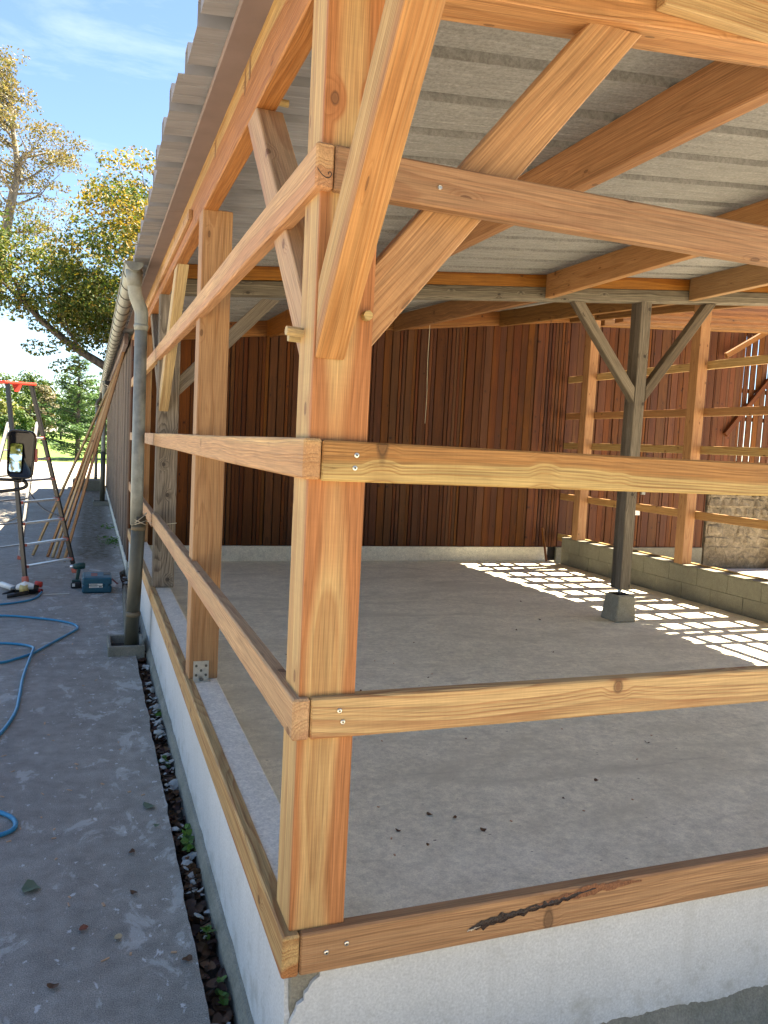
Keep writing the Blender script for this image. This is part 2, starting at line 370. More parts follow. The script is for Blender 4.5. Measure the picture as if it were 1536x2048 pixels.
def sheet(name, c1, c2, felt):
    b = NB(name); P = b.geo((.6, 1, 1)); n1 = b.noise(b.geo((1, 1.4, 1)), 55, 6, .8); n2 = b.noise(P, 3, 5, .6); n3 = b.noise(b.geo((.4, 4, 1)), 12, 4)
    c = b.mix(b.ramp(n1, [(.32, 0), (.68, 1)]) if felt else b.ramp(n2, [(.3, 0), (.7, 1)]), c1, c2)
    c = b.mix(1.0, c, b.ramp(n3, [(.3, .85), (.7, 1.12)]), 'MULTIPLY'); b.col(c); b.rough(.9 if felt else .5)
    b.b.inputs['Specular IOR Level'].default_value = .2
    if felt: b.bump(n1, .3, .003)
    return b.m
M['felt'] = sheet('felt_backed_sheet', (.165,.16,.153), (.33,.322,.308), True)
M['sheet'] = sheet('painted_sheet', (.23,.23,.245), (.29,.29,.305), False)
def stone():
    b = NB('rubble_stone'); P = b.geo(); a = b.noise(P, 5, 6, .7, .6); c = b.noise(P, 22, 6, .7, 1)
    col = b.ramp(a, [(.3, (.075,.058,.036)), (.5, (.15,.12,.08)), (.7, (.25,.205,.145))])
    col = b.mix(1.0, col, b.ramp(c, [(.3, .55), (.7, 1.4)]), 'MULTIPLY'); b.col(col); b.rough(.95); b.bump(c, .8, .02); return b.m
M['stone'] = stone()
def leafm(name, cols, trans=.35, rough=.5):
    b = NB(name); ri = b.n('NewGeometry').outputs['Random Per Island']
    st = [(i/(len(cols)-1), c) for i, c in enumerate(cols)]
    col = b.ramp(ri, st); n1 = b.noise(b.coord('Object'), .55, 3); 
    col = b.mix(1.0, col, b.ramp(n1, [(.3, .75), (.7, 1.25)]), 'MULTIPLY')
    b.col(col); b.rough(rough); b.b.inputs['Specular IOR Level'].default_value = .3
    tr = b.n('BsdfTranslucent'); b.l(b.mix(1.0, col, (1.3,1.25,.6), 'MULTIPLY'), tr.inputs[0]); ms = b.n('MixShader'); ms.inputs[0].default_value = trans
    b.l(b.b.outputs[0], ms.inputs[1]); b.l(tr.outputs[0], ms.inputs[2]); b.l(ms.outputs[0], b.o.inputs[0]); return b.m
M['leaf_oak'] = leafm('oak_leaf', [(.03,.062,.015), (.045,.085,.018), (.065,.105,.022), (.14,.14,.027), (.04,.078,.017), (.20,.15,.027)])
M['leaf_oak_y'] = leafm('turning_leaf', [(.30,.22,.035), (.10,.14,.03), (.36,.21,.04), (.16,.17,.03)])
M['leaf_aut'] = leafm('autumn_leaf', [(.17,.14,.06), (.15,.105,.055), (.10,.12,.045), (.19,.15,.065), (.12,.11,.06)])
M['leaf_ced'] = leafm('cedar_needle', [(.05,.11,.045), (.08,.155,.07), (.11,.18,.08), (.065,.13,.06)], .25)
M['leaf_far'] = leafm('woodland_leaf', [(.04,.085,.025), (.07,.125,.035), (.11,.15,.04), (.055,.10,.035)], .25)
M['leaf_far2'] = leafm('yellowing_leaf', [(.17,.18,.04), (.11,.15,.04), (.22,.19,.06)], .25)
M['leaf_far3'] = leafm('tan_leaf', [(.20,.16,.10), (.15,.12,.07), (.10,.11,.05)], .25)
M['litter'] = leafm('dead_leaf', [(.06,.03,.018), (.11,.055,.03), (.16,.085,.045), (.045,.025,.018), (.07,.03,.025)], .1, .7)
M['green'] = leafm('weed_leaf', [(.05,.13,.02), (.09,.19,.03), (.06,.11,.03)], .3)
M['greyleaf'] = leafm('grey_green_leaf', [(.13,.17,.11), (.16,.2,.13)], .1, .8)
M['bark'] = (lambda b: (lambda v: (b.col(b.ramp(v, [(.3, (.035,.028,.022)), (.7, (.13,.105,.085))])), b.rough(.9), b.bump(v, .7, .03), b.m)[-1])(b.noise(b.geo((4, 4, 1)), 3, 6)))(NB('bark'))
M['bark_l'] = (lambda b: (lambda v: (b.col(b.ramp(v, [(.3, (.10,.085,.07)), (.7, (.27,.24,.20))])), b.rough(.9), b.m)[-1])(b.noise(b.geo((4, 4, 1)), 3, 6)))(NB('pale_bark'))
M['meadow'] = (lambda b: (lambda v, g: (b.col(b.mix(1.0, b.ramp(v, [(.3, (.085,.165,.022)), (.7, (.145,.22,.035))]), b.ramp(g, [(.3, .7), (.7, 1.25)]), 'MULTIPLY')), b.rough(.9), b.m)[-1])(b.noise(b.geo(), .08, 5), b.noise(b.geo(), 9, 3)))(NB('meadow_grass'))
M['earth'] = plain('earth', (.17,.15,.11), .95, var=.25, scale=2)
M['trench'] = plain('dark_soil', (.045,.035,.026), .95, var=.4, scale=40, bump=.6)
M['chip'] = plain('wood_chip', (.55,.33,.19), .8, var=.2)
M['crumb'] = plain('plaster_crumb', (.36,.355,.33), .9, var=.15, bump=.4)
M['bluegrey_leaf'] = M['greyleaf']
#BODY
def sm(t): t = max(0, min(1, t)); return t*t*(3-2*t)
def roofz(x, y): return 3.235 + (.095 + .045*sm((y-5)/4))*x     # underside of the sheets

# ------------------------------------------------------------------ ground
def sheet_obj(name, pts, z, mat, label=None, kind='structure'):
    bm = bmesh.new(); bm.faces.new([bm.verts.new((x, y, z)) for x, y in pts]); o = bm_obj(name, bm, mat)
    o['kind'] = kind
    if label: o['label'] = label
    return o
sheet_obj('ground', [(-1500,-1500),(1500,-1500),(1500,1500),(-1500,1500)], -.14, M['earth'], 'bare earth under and around the yard')
# asphalt slab, broken edge along the trench
edge = []
y = -3.
while y < 9.2:
    edge.append((-.116 + noise.noise(Vector((0, y*3.1, 3)))*.012 + noise.noise(Vector((0, y*13, 9)))*.006, y)); y += .05 if -2 < y < 9 else 1.0
edge += [(-.04, 9.25), (-.04, 26.8)]
bm = bmesh.new()
poly = edge + [(-60, 26.8), (-60, -3.)]
top = [bm.verts.new((x, y, 0)) for x, y in poly]; f = bm.faces.new(top)
ex = bmesh.ops.extrude_face_region(bm, geom=[f]); 
for v in [g for g in ex['geom'] if isinstance(g, bmesh.types.BMVert)]: v.co.z = -.16
asph = bm_obj('asphalt_yard', bm, M['asphalt']); tag(asph, 'worn grey asphalt yard with dried plaster splashes', kind='structure')
o = box('yard_concrete', (-60, 26.8, -.16), (60, 46, .012), M['road'], bevel=0); tag(o, 'pale sunlit concrete road across the end of the yard', kind='structure')
sheet_obj('meadow', [(-400,46.1),(400,46.1),(400,420),(-400,420)], .02, M['meadow'], 'bright green mown meadow beyond the road')
bm = bmesh.new()                                     # rough strip in front of the plinth
gv = [[bm.verts.new((-.116+i*.11, -6+j*.12, -.05+.02*noise.noise(Vector((i*.3, j*.3, 0)))+.01*noise.noise(Vector((i*1.3, j*1.1, 5))))) for j in range(52)] for i in range(75)]
for i in range(74):
    for j in range(51): bm.faces.new([gv[i][j], gv[i+1][j], gv[i+1][j+1], gv[i][j+1]])
o = bm_obj('gravel_strip', bm, M['gravel'], smooth=True); tag(o, 'rough gravelly ground in front of the white plinth', kind='structure')
sheet_obj('bounce_yard', [(8.05,-6.0),(8.05,.0),(6.75,.0),(6.75,9.1),(40,9.1),(40,-6.0)], -.03, M['yard'], 'pale gravel added right of the shed to bounce sunlight inside')  # added ground, kept pale to bounce sunlight into the shed
sheet_obj('front_yard', [(-.116,-3.02),(-.116,-6.02),(40,-6.02),(40,-60),(-60,-60),(-60,-3.02)], -.032, M['gravel'], 'dull gravel yard in front of the shed')
o = sheet_obj('trench_bed', [(-.15,-.02),(.02,-.02),(.02,9.2),(-.15,9.2)], -.075, M['trench'])
o = box('concrete_floor', (.1, .06, -.13), (6.52, 9.14, .13), M['floor'], bevel=0); tag(o, 'smooth beige concrete floor slab inside the shed', kind='structure')

# ------------------------------------------------------------------ white plinth wall (left leg + front leg)
pw = empty('plinth_wall', (0, 0, 0)); tag(pw, 'low white rendered plinth wall under the fresh timber frame', 'wall')
box('core', (.022, .15, -.13), (.148, 9.1, .572), M['ledge'], pw, .006)
box('core', (.012, .012, -.13), (.148, .149, .572), M['footing'], pw, .004)
box('core', (.149, .012, -.13), (6.6, .10, .455), M['footing'], pw, 0)
def jag(a, b, n, amp, seed):
    a, b = Vector(a), Vector(b); d = (b-a); nrm = Vector((-d.y, d.x)).normalized()
    return [a + d*(i/n) + nrm*amp*(noise.noise(Vector((i*.9*40/max(n,40), seed, 2)))+.45*noise.noise(Vector((i*1.7, seed, 5)))) for i in range(n)]
def slab(name, pts, fn, t, mat, parent):            # 2D outline -> slab, fn(u,v,d) gives the 3D point at depth d
    bm = bmesh.new(); A = [bm.verts.new(fn(p[0], p[1], 0)) for p in pts]; B = [bm.verts.new(fn(p[0], p[1], t)) for p in pts]
    bm.faces.new(A); bm.faces.new(B[::-1])
    for i in range(len(pts)): bm.faces.new([A[i], B[i], B[(i+1)%len(pts)], A[(i+1)%len(pts)]])
    return bm_obj(name, bm, mat, parent)
pts = jag((.0125,.325),(.05,.40),5,.012,1) + jag((.05,.40),(.105,.464),6,.012,4) + [Vector((.105,.464)), Vector((7,.464))] + jag((7,.10),(.0,.10),600,.03,7) + [Vector((.0,.10))]
slab('render', pts, lambda u, v, d: (u, d, v), .0115, M['render'], pw)
pts = [Vector((.013,.33))] + jag((.013,.34),(.035,.464),6,.008,9) + [Vector((.035,.464)), Vector((4.9,.464))] + jag((4.9,.05),(.013,.05),120,.02,11)
slab('render', pts, lambda u, v, d: (d, u, v), .02, M['render'], pw)
slab('render', [Vector((4.93,.464)), Vector((9.1,.464)), Vector((9.1,.04)), Vector((4.93,.04))], lambda u, v, d: (d, u, v), .02, M['render'], pw)
bm = bmesh.new()                                    # rough concrete footing under the left render
n = 160
ring = []
for i in range(n+1):
    yy = -.03 + i*9.13/n; q = noise.noise(Vector((yy*4, 1, 0)))*.012; q2 = noise.noise(Vector((yy*6, 5, 0)))*.014
    ring.append([bm.verts.new(p) for p in ((-.03+q, yy, -.13), (-.028+q, yy, .01+q2), (-.012+q*.5, yy, .055+q2), (.0145, yy, .066+q2), (.0145, yy, -.13))])
for a, b in zip(ring, ring[1:]):
    for k in range(5): bm.faces.new([a[k], a[(k+1)%5], b[(k+1)%5], b[k]])
bm.faces.new(ring[0]); bm.faces.new(ring[-1][::-1])
bm_obj('footing', bm, M['footing'], pw)
bm = bmesh.new(); ring = []
for i in range(121):
    xx = .02 + i*7/120; q = noise.noise(Vector((xx*5, 8, 0)))*.012
    ring.append([bm.verts.new(p) for p in ((xx, -.03+q, -.13), (xx, -.024+q, .02+q), (xx, -.008+q*.3, .062+q), (xx, .0118, .13+q), (xx, .0118, -.13))])
for a, b in zip(ring, ring[1:]):
    for k in range(5): bm.faces.new([a[k], a[(k+1)%5], b[(k+1)%5], b[k]])
bm.faces.new(ring[0]); bm.faces.new(ring[-1][::-1])
bm_obj('footing', bm, M['footing'], pw)

# ------------------------------------------------------------------ timber shed
sh = empty('timber_shed', (0, 0, .13)); tag(sh, 'open timber shed of fresh fir posts, rails and braces under a corrugated roof', 'shed')
F, FP, FS, G, FO = M['fir'], M['fir_pale'], M['fir_side'], M['grey_wood'], M['fir_old']
Z = (0, 0, 1)
# posts of the left row: corner, second, old grey, third (vertical timbers: up = -Y so local z faces the front)
corner = timber('post', (.075, .075, .578), (.075, .075, 3.2), .15, .15, M['fir_post'], sh, up=(0,-1,0), bevel=.005, pith=(.012,-.055), sap=.134, seg=2)
corner['label'] = 'corner post with a pale band between two orange ones'
corner['seed'] = 3.3
p2 = timber('post', (.075, 2.325, .574), (.075, 2.325, 2.99), .15, .15, FS, sh, up=(0,-1,0), pith=(.03,-.02), sap=.2)
g1 = timber('post', (.088, 4.94, .574), (.088, 4.94, 3.0), .17, .16, G, sh, up=(0,-1,0), bevel=.008); g1['label'] = 'old weathered grey post'
p3 = timber('post', (.075, 7.85, .574), (.075, 7.85, 2.99), .15, .15, FS, sh, up=(0,-1,0), sap=.2)
def bracket(parent, x, y, z):
    bm = bmesh.new(); add_box(bm, (x-.045, y-.052, z), (x+.045, y+.0, z+.004)); add_box(bm, (x-.04, y-.005, z+.004), (x+.04, y-.001, z+.10))
    o = bm_obj('bracket', bm, M['steel'], parent)
    bm = bmesh.new()
    for dx, dz in ((-.025,.025),(.025,.025),(-.025,.075),(.025,.075),(0,.05)):
        tube_bm(bm, [(x+dx, y-.009, z+dz), (x+dx, y-.004, z+dz)], .007, 8)
    tube_bm(bm, [(x, y-.03, z+.004), (x, y-.03, z+.014)], .012, 6)
    bm_obj('bolts', bm, plain('bolt_dark', (.12,.115,.10), .4, .6), o)
bracket(p2, .062, 2.2495, .5725)
bracket(p3, .062, 7.7745, .5725)
# rails of the left row: sill, low, mid, top; two lengths each
RZ = ((.465,.58),(1.098,1.205),(1.757,1.858),(2.452,2.558))
for k, (a, b) in enumerate(RZ):
    mt = F if k == 0 else FP
    timber('rail', (.0025, -.022, (a+b)/2), (.0025, 4.905 if k != 1 else 4.86, (a+b)/2), .045, b-a, mt, sh, pith=(rnd.uniform(-.03,.06), rnd.choice((-.09,.09))), wav=.004, bevel=.005)
    timber('rail', (.0025, 4.915 if k != 1 else 4.90, (a+b)/2 - (.02 if k == 1 else 0)), (.0025, 9.09, (a+b)/2), .045, b-a, FP, sh, bevel=.004)
# rails of the front, butted against the ends of the left rails
scr = []
for k, (a, b) in enumerate(RZ):
    ld = {0: (.02,-.16,.4), 1: (.05,-.12,.10), 2: (-.02,.13,.125), 3: (.05,-.02,.3)}[k]
    o = timber('rail', (.0275, .0005, (a+b)/2), (6.6, .0005, (a+b)/2 - (.004 if k != 2 else .012)), .045, b-a, F if k != 3 else FS, sh, up=Z, pith=ld[:2], sap=ld[2], wav=.003, bevel=.005)
    o['seed'] = (11.2, 6.4, 23.7, 17.9)[k]
    if k < 3:
        for sx, sz in {0: ((.07,.055),(.125,.07)), 1: ((.075,.072),(.085,.042)), 2: ((.088,.066),(.085,.034))}[k]:
            bm = bmesh.new(); x0, z0 = .0275+sx, a+sz
            tube_bm(bm, [(x0, -.0215, z0), (x0, -.0235, z0), (x0, -.0245, z0)], [.0068,.0068,.005], 12)
            s = bm_obj('screw', bm, M['steel'], o, True)
            bm = bmesh.new(); tube_bm(bm, [(x0, -.0244, z0), (x0, -.0249, z0)], .0026, 6); bm_obj('screw', bm, M['dark'], o)
o = timber('screw', (.3, -.023, 2.50), (.3, -.026, 2.50), .011, .011, M['steel'], sh, bevel=.003)
# resin pocket in the front sill: a ragged dark gash running up into a torn bark patch
def gash(pts, widths, mat, depth, seed, name):
    P_ = catmull(pts, 7); n = len(P_); bm = bmesh.new(); up_, lo_ = [], []
    for i, p in enumerate(P_):
        t = i/(n-1)*(len(widths)-1); k = min(int(t), len(widths)-2); w = widths[k]+(widths[k+1]-widths[k])*(t-k)
        up_.append((p.x, p.z+w*(.5+.55*noise.noise(Vector((i*.8, seed, 0)))))); lo_.append((p.x, p.z-w*(.5+.55*noise.noise(Vector((i*.8, seed, 7))))))
    A = [bm.verts.new((x, -.0222, z)) for x, z in up_]; B = [bm.verts.new((x, -.0222, z)) for x, z in lo_]
    C_ = [bm.verts.new(((a.co.x), -.0222-depth*(.4+.9*abs(noise.noise(Vector((q*.7, seed, 3))))), (a.co.z+b.co.z)/2)) for q, (a, b) in enumerate(zip(A, B))]
    for q in range(n-1): bm.faces.new([A[q], A[q+1], C_[q+1], C_[q]]); bm.faces.new([C_[q], C_[q+1], B[q+1], B[q]])
    return bm_obj(name, bm, mat, sh)
gash([(.70,0,.541),(.80,0,.552),(.90,0,.562),(1.0,0,.568),(1.10,0,.565)], [.004,.018,.03,.024,.004], plain('torn_bark', (.24,.10,.045), .8, var=.5, scale=160, bump=.8), .002, 2.2, 'bark_patch')
gash([(.515,0,.510),(.56,0,.519),(.64,0,.529),(.73,0,.540),(.82,0,.551),(.93,0,.568)], [.005,.026,.022,.016,.020,.005], plain('dark_resin', (.022,.010,.007), .3, var=.5, scale=120, bump=.6), .004, 5.1, 'resin_scar')
gash([(.508,0,.506),(.525,0,.510),(.55,0,.514)], [.003,.008,.002], plain('dried_resin', (.60,.50,.36), .5, var=.3, scale=200), .004, 8.4, 'resin_drip')
tube('pencil_mark', catmull([(-.017,-.0225,2.497),(-.006,-.0225,2.484),(.008,-.0225,2.477),(.017,-.0225,2.482),(.018,-.0225,2.490),(.012,-.0225,2.491),(.011,-.0225,2.485)], 5), .0011, M['black_pl'], sh, 5)
# wall plate along the left eave, eave board, nailed batten
timber('wall_plate', (.0375, -.93, 3.10), (.0375, 9.1, 3.10), .073, .235, F, sh, bevel=.005, pith=(-.02,-.12), sap=.17)
timber('eave_board', (-.045, -.93, roofz(-.045,0)-.0155), (-.045, 3.2, roofz(-.045,0)-.0155), .095, .022, M['eave'], sh, up=(.095,0,-1), bevel=.002)
timber('eave_board', (-.045, 3.205, roofz(-.045,0)-.0155), (-.045, 9.1, roofz(-.045,0)-.0155), .095, .022, M['eave'], sh, up=(.095,0,-1), bevel=.002)
timber('batten', (-.0105, 2.72, 3.075), (-.0105, 9.0, 3.075), .02, .05, FP, sh, bevel=.002)
box('mortise', (-.0015, 1.03, 3.125), (.01, 1.055, 3.20), plain('mortise_shade', (.20,.115,.06), .8, var=.3, scale=80), sh, .001)  # no hole is cut: dark block paints the shade inside the mortise slot
# braces: corner post -> plate (away), -> front rafter (right), -> overhang (towards the viewer)
BR = []
b1 = timber('brace', (.0515, .15, 2.14), (.0515, 1.00, 2.985), .095, .115, FP, sh, up=(0,-1,1), cut0=(0,1,0), cut1=(0,0,1), bevel=.004)
b2 = timber('brace', (.15, .075, 2.19), (.835, .075, roofz(.85,0)-.283), .07, .132, F, sh, up=(-1,0,1), cut0=(1,0,0), cut1=(0,0,1), pith=(.02,-.09), sap=.2)
b3 = timber('brace', (.0405, -.003, 2.145), (.0405, -.90, 3.18), .077, .12, FS, sh, up=(0,1,1), cut0=(0,1,0), cut1=(0,0,1), pith=(-.015,-.10), sap=.075, seg=2, bevel=.006)
b3['label'] = 'brace slanting up from the corner post towards the roof overhang'
b4 = timber('brace', (.05, 4.859, 2.12), (.05, 3.72, 2.985), .075, .13, FS, sh, up=(0,1,1), cut0=(0,1,0), cut1=(0,0,1))
b5 = timber('brace', (.05, 5.021, 2.2), (.05, 6.1, 2.985), .075, .1, G, sh, up=(0,-1,1), cut0=(0,1,0), cut1=(0,0,1))
b6 = timber('brace', (.174, 4.95, 2.26), (.92, 4.95, 3.045), .09, .11, G, sh, up=(-1,0,1), cut0=(1,0,0), cut1=(0,0,1))
def peg(parent, a, b, r=.0125):
    bm = bmesh.new(); tube_bm(bm, [a, b], r, 7); c = Vector(a); 
    for v in bm.verts: v.co -= c
    o = bm_obj('peg', bm, M['dowel'], parent, loc=c); o['seed'] = rnd.random()*9; return o
peg(corner, (.02, .118, 2.128), (-.045, .112, 2.13)); peg(corner, (.02, .152, 2.118), (-.03, .15, 2.12))
peg(corner, (.127, .02, 2.168), (.129, -.022, 2.168)); peg(b1, (.08, 1.0, 3.05), (.135, 1.0, 3.05))
# front rafter, with pegged brace head, and the level board on its face
def rafter(y, x0, x1, w, h, mat, name='rafter', drop=0, parent=sh, **k):
    return timber(name, (x0, y, roofz(x0, y)-h/2-.002-drop), (x1, y, roofz(x1, y)-h/2-.002-drop), w, h, mat, parent, **k)
rf = rafter(.075, .152, 6.95, .13, .28, F, pith=(.02,-.2), sap=.2)
peg(rf, (.87, .02, 3.115), (.85, -.06, 3.10), .012)
timber('board', (.93, -.012, 3.19), (3.2, -.012, 3.19), .04, .22, FS, sh, bevel=.003, pith=(0,.3), sap=.05)
# purlins of the front bays
for x in (1.765, 3.62, 5.33):
    timber('purlin', (x, .142, roofz(x,0)-.115), (x, 4.885, roofz(x,4.9)-.115), .075, .225, F if x < 2 else FS, sh, pith=(.08,-.02), sap=.2, bevel=.004)
    timber('purlin', (x, -.93, roofz(x,0)-.115), (x, -.035, roofz(x,0)-.115), .075, .16, FS, sh, bevel=.004)
    timber('purlin', (x, 5.055, roofz(x,5)-.115), (x, 9.0, roofz(x,9)-.115), .075, .225, FO, sh)
# cross frame at the old grey row: amber rafter on a grey beam, V-braced old post on a concrete foot
rafter(4.97, .08, 7.0, .14, .115, FO, bevel=.004)
timber('beam', (.18, 4.97, roofz(.18,5)-.18), (7.0, 4.97, roofz(7,5)-.18), .15, .12, G, sh, bevel=.008, wav=.006)
vp = timber('post', (4.80, 5.0, .47), (4.80, 5.0, roofz(4.8,5)-.004), .13, .17, G, sh, up=(0,-1,0), bevel=.008, wav=.008); vp['label'] = 'old grey post with two braces, standing on a concrete foot'
timber('brace', (4.733, 4.96, 2.50), (3.99, 4.96, roofz(4,5)-.242), .09, .10, G, sh, up=(1,0,1), cut0=(1,0,0), cut1=(-.095,0,1), bevel=.006)
timber('brace', (4.867, 4.96, 2.52), (5.63, 4.96, roofz(5.6,5)-.242), .09, .10, G, sh, up=(-1,0,1), cut0=(1,0,0), cut1=(-.095,0,1), bevel=.006)
bm = bmesh.new(); hexa(bm, [(4.675,4.86,.13),(4.93,4.86,.13),(4.93,5.14,.13),(4.675,5.14,.13),(4.705,4.885,.41),(4.915,4.885,.41),(4.915,5.11,.41),(4.705,5.11,.41)]); bev(bm, .012)
bm_obj('concrete_foot', bm, concrete('foot_concrete', (.27,.25,.19), (.36,.335,.26), scale=4, bump=.5), vp)
tube('steel_pin', [(4.8,5.0,.405),(4.8,5.0,.475)], .022, M['alu'], vp)
box('base_plate', (4.72,4.93,.411), (4.88,5.08,.419), M['dark'], vp, .002)
# back frame against the brown wall
rafter(9.04, .16, 7.0, .10, .2, FO, bevel=.004)
for x in (.05,):
    timber('post', (x+.06, 9.05, .36), (x+.06, 9.05, roofz(x,9)-.21), .1, .08, FO, sh, up=(0,-1,0))
# right-hand frame: posts and rails
for yc in (6.105, 8.405):
    timber('post', (6.575, yc, .556), (6.575, yc, roofz(6.57, yc)-.01), .15, .15, FS, sh, up=(0,-1,0), sap=.2, pith=(.02,-.02))
for a, b in ((.46,.575),(1.13,1.23),(1.95,2.05),(2.42,2.52),(3.0,3.1)):
    timber('rail', (6.674, 2.0, (a+b)/2), (6.674, 9.1, (a+b)/2), .045, b-a, FS, sh, bevel=.003)
timber('wall_plate', (6.575, -.93, roofz(6.575,0)-.12), (6.575, 5.0, roofz(6.575,5)-.12), .075, .2, FS, sh)
timber('wall_plate', (6.575, 5.05, roofz(6.575,5)-.12), (6.575, 9.0, roofz(6.575,9)-.12), .075, .2, FO, sh)
# roof sheets, ribs across the slope; each sheet three ribs wide
PITCH = .378
def roof_sheet(y0, nrib, x0, x1, name='roof_sheet', parent=sh, zf=roofz, depth=.075, nx=10):
    prof = []
    for i in range(nrib):
        b = y0 + i*PITCH
        prof += [(b, 0), (b+.085, 0), (b+.089, .003), (b+.098, .003), (b+.102, 0), (b+.185, 0), (b+.189, .003), (b+.198, .003), (b+.202, 0), (b+.278, 0), (b+.282, depth), (b+.362, depth), (b+.366, 0)]
    prof += [(y0+nrib*PITCH, 0), (y0+nrib*PITCH+.03, -.0045)]
    bm = bmesh.new(); xs = [x0+(x1-x0)*i/nx for i in range(nx+1)]
    jx = rnd.uniform(-.012,.012)
    lo = [[bm.verts.new((x+(jx if x == x0 else 0), y, zf(x, y)+h)) for y, h in prof] for x in xs]; up = [[bm.verts.new((x+(jx if x == x0 else 0), y, zf(x, y)+h+.004)) for y, h in prof] for x in xs]
    for i in range(nx):
        for j in range(len(prof)-1):
            f = bm.faces.new([lo[i][j], lo[i][j+1], lo[i+1][j+1], lo[i+1][j]]); f.material_index = 1 if (i == 0) else 0
            g = bm.faces.new([up[i][j], up[i+1][j], up[i+1][j+1], up[i][j+1]]); g.material_index = 1
    for j in range(len(prof)-1):
        bm.faces.new([lo[0][j], up[0][j], up[0][j+1], lo[0][j+1]]).material_index = 1
        bm.faces.new([lo[-1][j], lo[-1][j+1], up[-1][j+1], up[-1][j]]).material_index = 1
    for i in range(nx):
        for j in (0, -1): bm.faces.new([lo[i][j], lo[i+1][j], up[i+1][j], up[i][j]])
    me = bpy.data.meshes.new(name); bmesh.ops.recalc_face_normals(bm, faces=bm.faces[:]); bm.to_mesh(me); bm.free()
    me.materials.append(M['felt']); me.materials.append(M['sheet'])
    return link(name, me, None, parent)
for k in range(9):
    roof_sheet(-.937 + k*3*PITCH, 3, -.21, 7.0)

# ------------------------------------------------------------------ block wall under the right-hand frame
bw = empty('block_wall', (6.57, 5, .13)); tag(bw, 'low grey concrete block wall with sun dashes along its top', 'wall')
box('mortar_bed', (6.508, 2.0, .13), (6.645, 8.72, .54), M['mortar'], bw, 0)
for r_ in range(2):
    yb = 2.0 - .25*r_
    while yb < 8.7:
        a, b = max(2.0, yb+.0025), min(8.73, yb+.4975)
        if b - a > .05: box('block', (6.5+rnd.uniform(-.002,.002), a, .131+r_*.205), (6.652, b, .334+r_*.205), M['block'], bw, .003)
        yb += .5
box('coping', (6.497, 2.0, .541), (6.654, 8.735, .556), M['block'], bw, .003)
# ------------------------------------------------------------------ brown board barn behind and along the yard
bn = empty('board_barn', (3, 9.2, .13)); tag(bn, 'older brown barn clad in vertical stained boards behind the shed', 'barn')
bm = bmesh.new(); hexa(bm, [(0,9.172,.12),(9.68,9.172,.12),(9.68,9.25,.12),(0,9.25,.12),(0,9.172,roofz(0,9.2)-.02),(9.68,9.172,roofz(9.68,9.2)-.02),(9.68,9.25,roofz(9.68,9.2)-.02),(0,9.25,roofz(0,9.2)-.02)])
bwal = bm_obj('wall', bm, M['dark'], bn)
x = .005
seq = [.125,.036,.10,.12,.05,.04,.13,.045,.11,.04,.12,.055,.035,.11,.045,.14,.105,.04,.13,.05]
def board(x0, x1, z0, z1, y0, th, parent, mat, axis='x'):
    if axis == 'x': o = timber('board', ((x0+x1)/2, y0+th/2, z0), ((x0+x1)/2, y0+th/2, z1), x1-x0, th, mat, parent, up=(0,-1,0), bevel=.0025)
    else: o = timber('board', (y0+th/2, (x0+x1)/2, z0), (y0+th/2, (x0+x1)/2, z1), x1-x0, th, mat, parent, up=(-1,0,0), bevel=.0025)
    return o
i = 0
while x < 9.66:
    w = seq[(i*7+int(rnd.random()*3)) % len(seq)]*rnd.uniform(.9,1.12); thin = w < .07
    y0 = 9.15 + (rnd.uniform(.006,.014) if thin else rnd.uniform(-.004,.003))
    top = roofz(x, 9.15)-.012
    board(x, min(x+w, 9.67), .348+rnd.uniform(-.004,.004), top, y0, .02, bwal, M['board'])
    x += w + rnd.choice((.004,.007,.010,.014)); i += 1
box('plinth', (.15, 9.118, .13), (6.49, 9.17, .345), M['ledge'], bn, .004)
box('plinth', (6.66, 9.118, .0), (9.66, 9.17, .345), M['block'], bn, .004)
# slatted stretch above the stone wall: daylight shows through the slits
slat_wall = box('wall_rail', (9.69, 9.20, 1.745), (14, 9.28, 1.9), M['board'], bn, .004)
for z0 in (2.62, 3.12, 4.2): box('wall_rail', (9.69, 9.20, z0), (14, 9.28, z0+.07), M['board'], bn, .004)
x = 9.69
while x < 14:
    w = rnd.choice((.13,.11,.05,.12)); board(x, x+w, 1.78, 4.3, 9.165, .022, slat_wall, M['board']); x += w + (rnd.choice((.006,.012,.02,.03)) if x > 10.2 else .004)
timber('brace', (9.75, 9.05, 3.70), (11.6, 9.05, 4.75), .06, .09, M['fir_old'], bn, up=(-1,0,1))
timber('brace', (9.95, 9.12, 2.35), (11.0, 9.12, 3.55), .06, .09, M['board'], bn, up=(-1,0,1))
# yard side of the barn
swal = box('side_wall', (.012, 9.13, .10), (.10, 25.0, 3.16), M['dark'], bn, 0)
y = 9.135; i = 0
while y < 14.5:
    w = rnd.choice((.14,.16,.12,.06,.15,.05)); xx = -.016 + (.008 if w < .08 else rnd.uniform(-.004,.002))
    board(y, y+w, .12+rnd.uniform(-.01,.01), 3.15, xx, .022, swal, M['board'] if y < 9.6 else M['board_out'], 'y'); y += w + rnd.choice((.006,.01,.016))
bm = bmesh.new()
while y < 24.95:
    w = rnd.choice((.14,.16,.12,.06,.15,.05)); xx = -.016 + (.008 if w < .08 else rnd.uniform(-.004,.002))
    add_box(bm, (xx, y, .12), (xx+.022, min(y+w, 25.0), 3.15)); y += w + rnd.choice((.006,.01,.016))
o = bm_obj('far_boards', bm, M['board_out'], swal); o['kind'] = 'stuff'; o['seed'] = 3.0; o['pith_y'] = .1; o['pith_z'] = .2; o['sap_r'] = .1
box('side_plinth', (-.03, 9.13, -.1), (.05, 25.0, .118), M['ledge'], bn, .004)
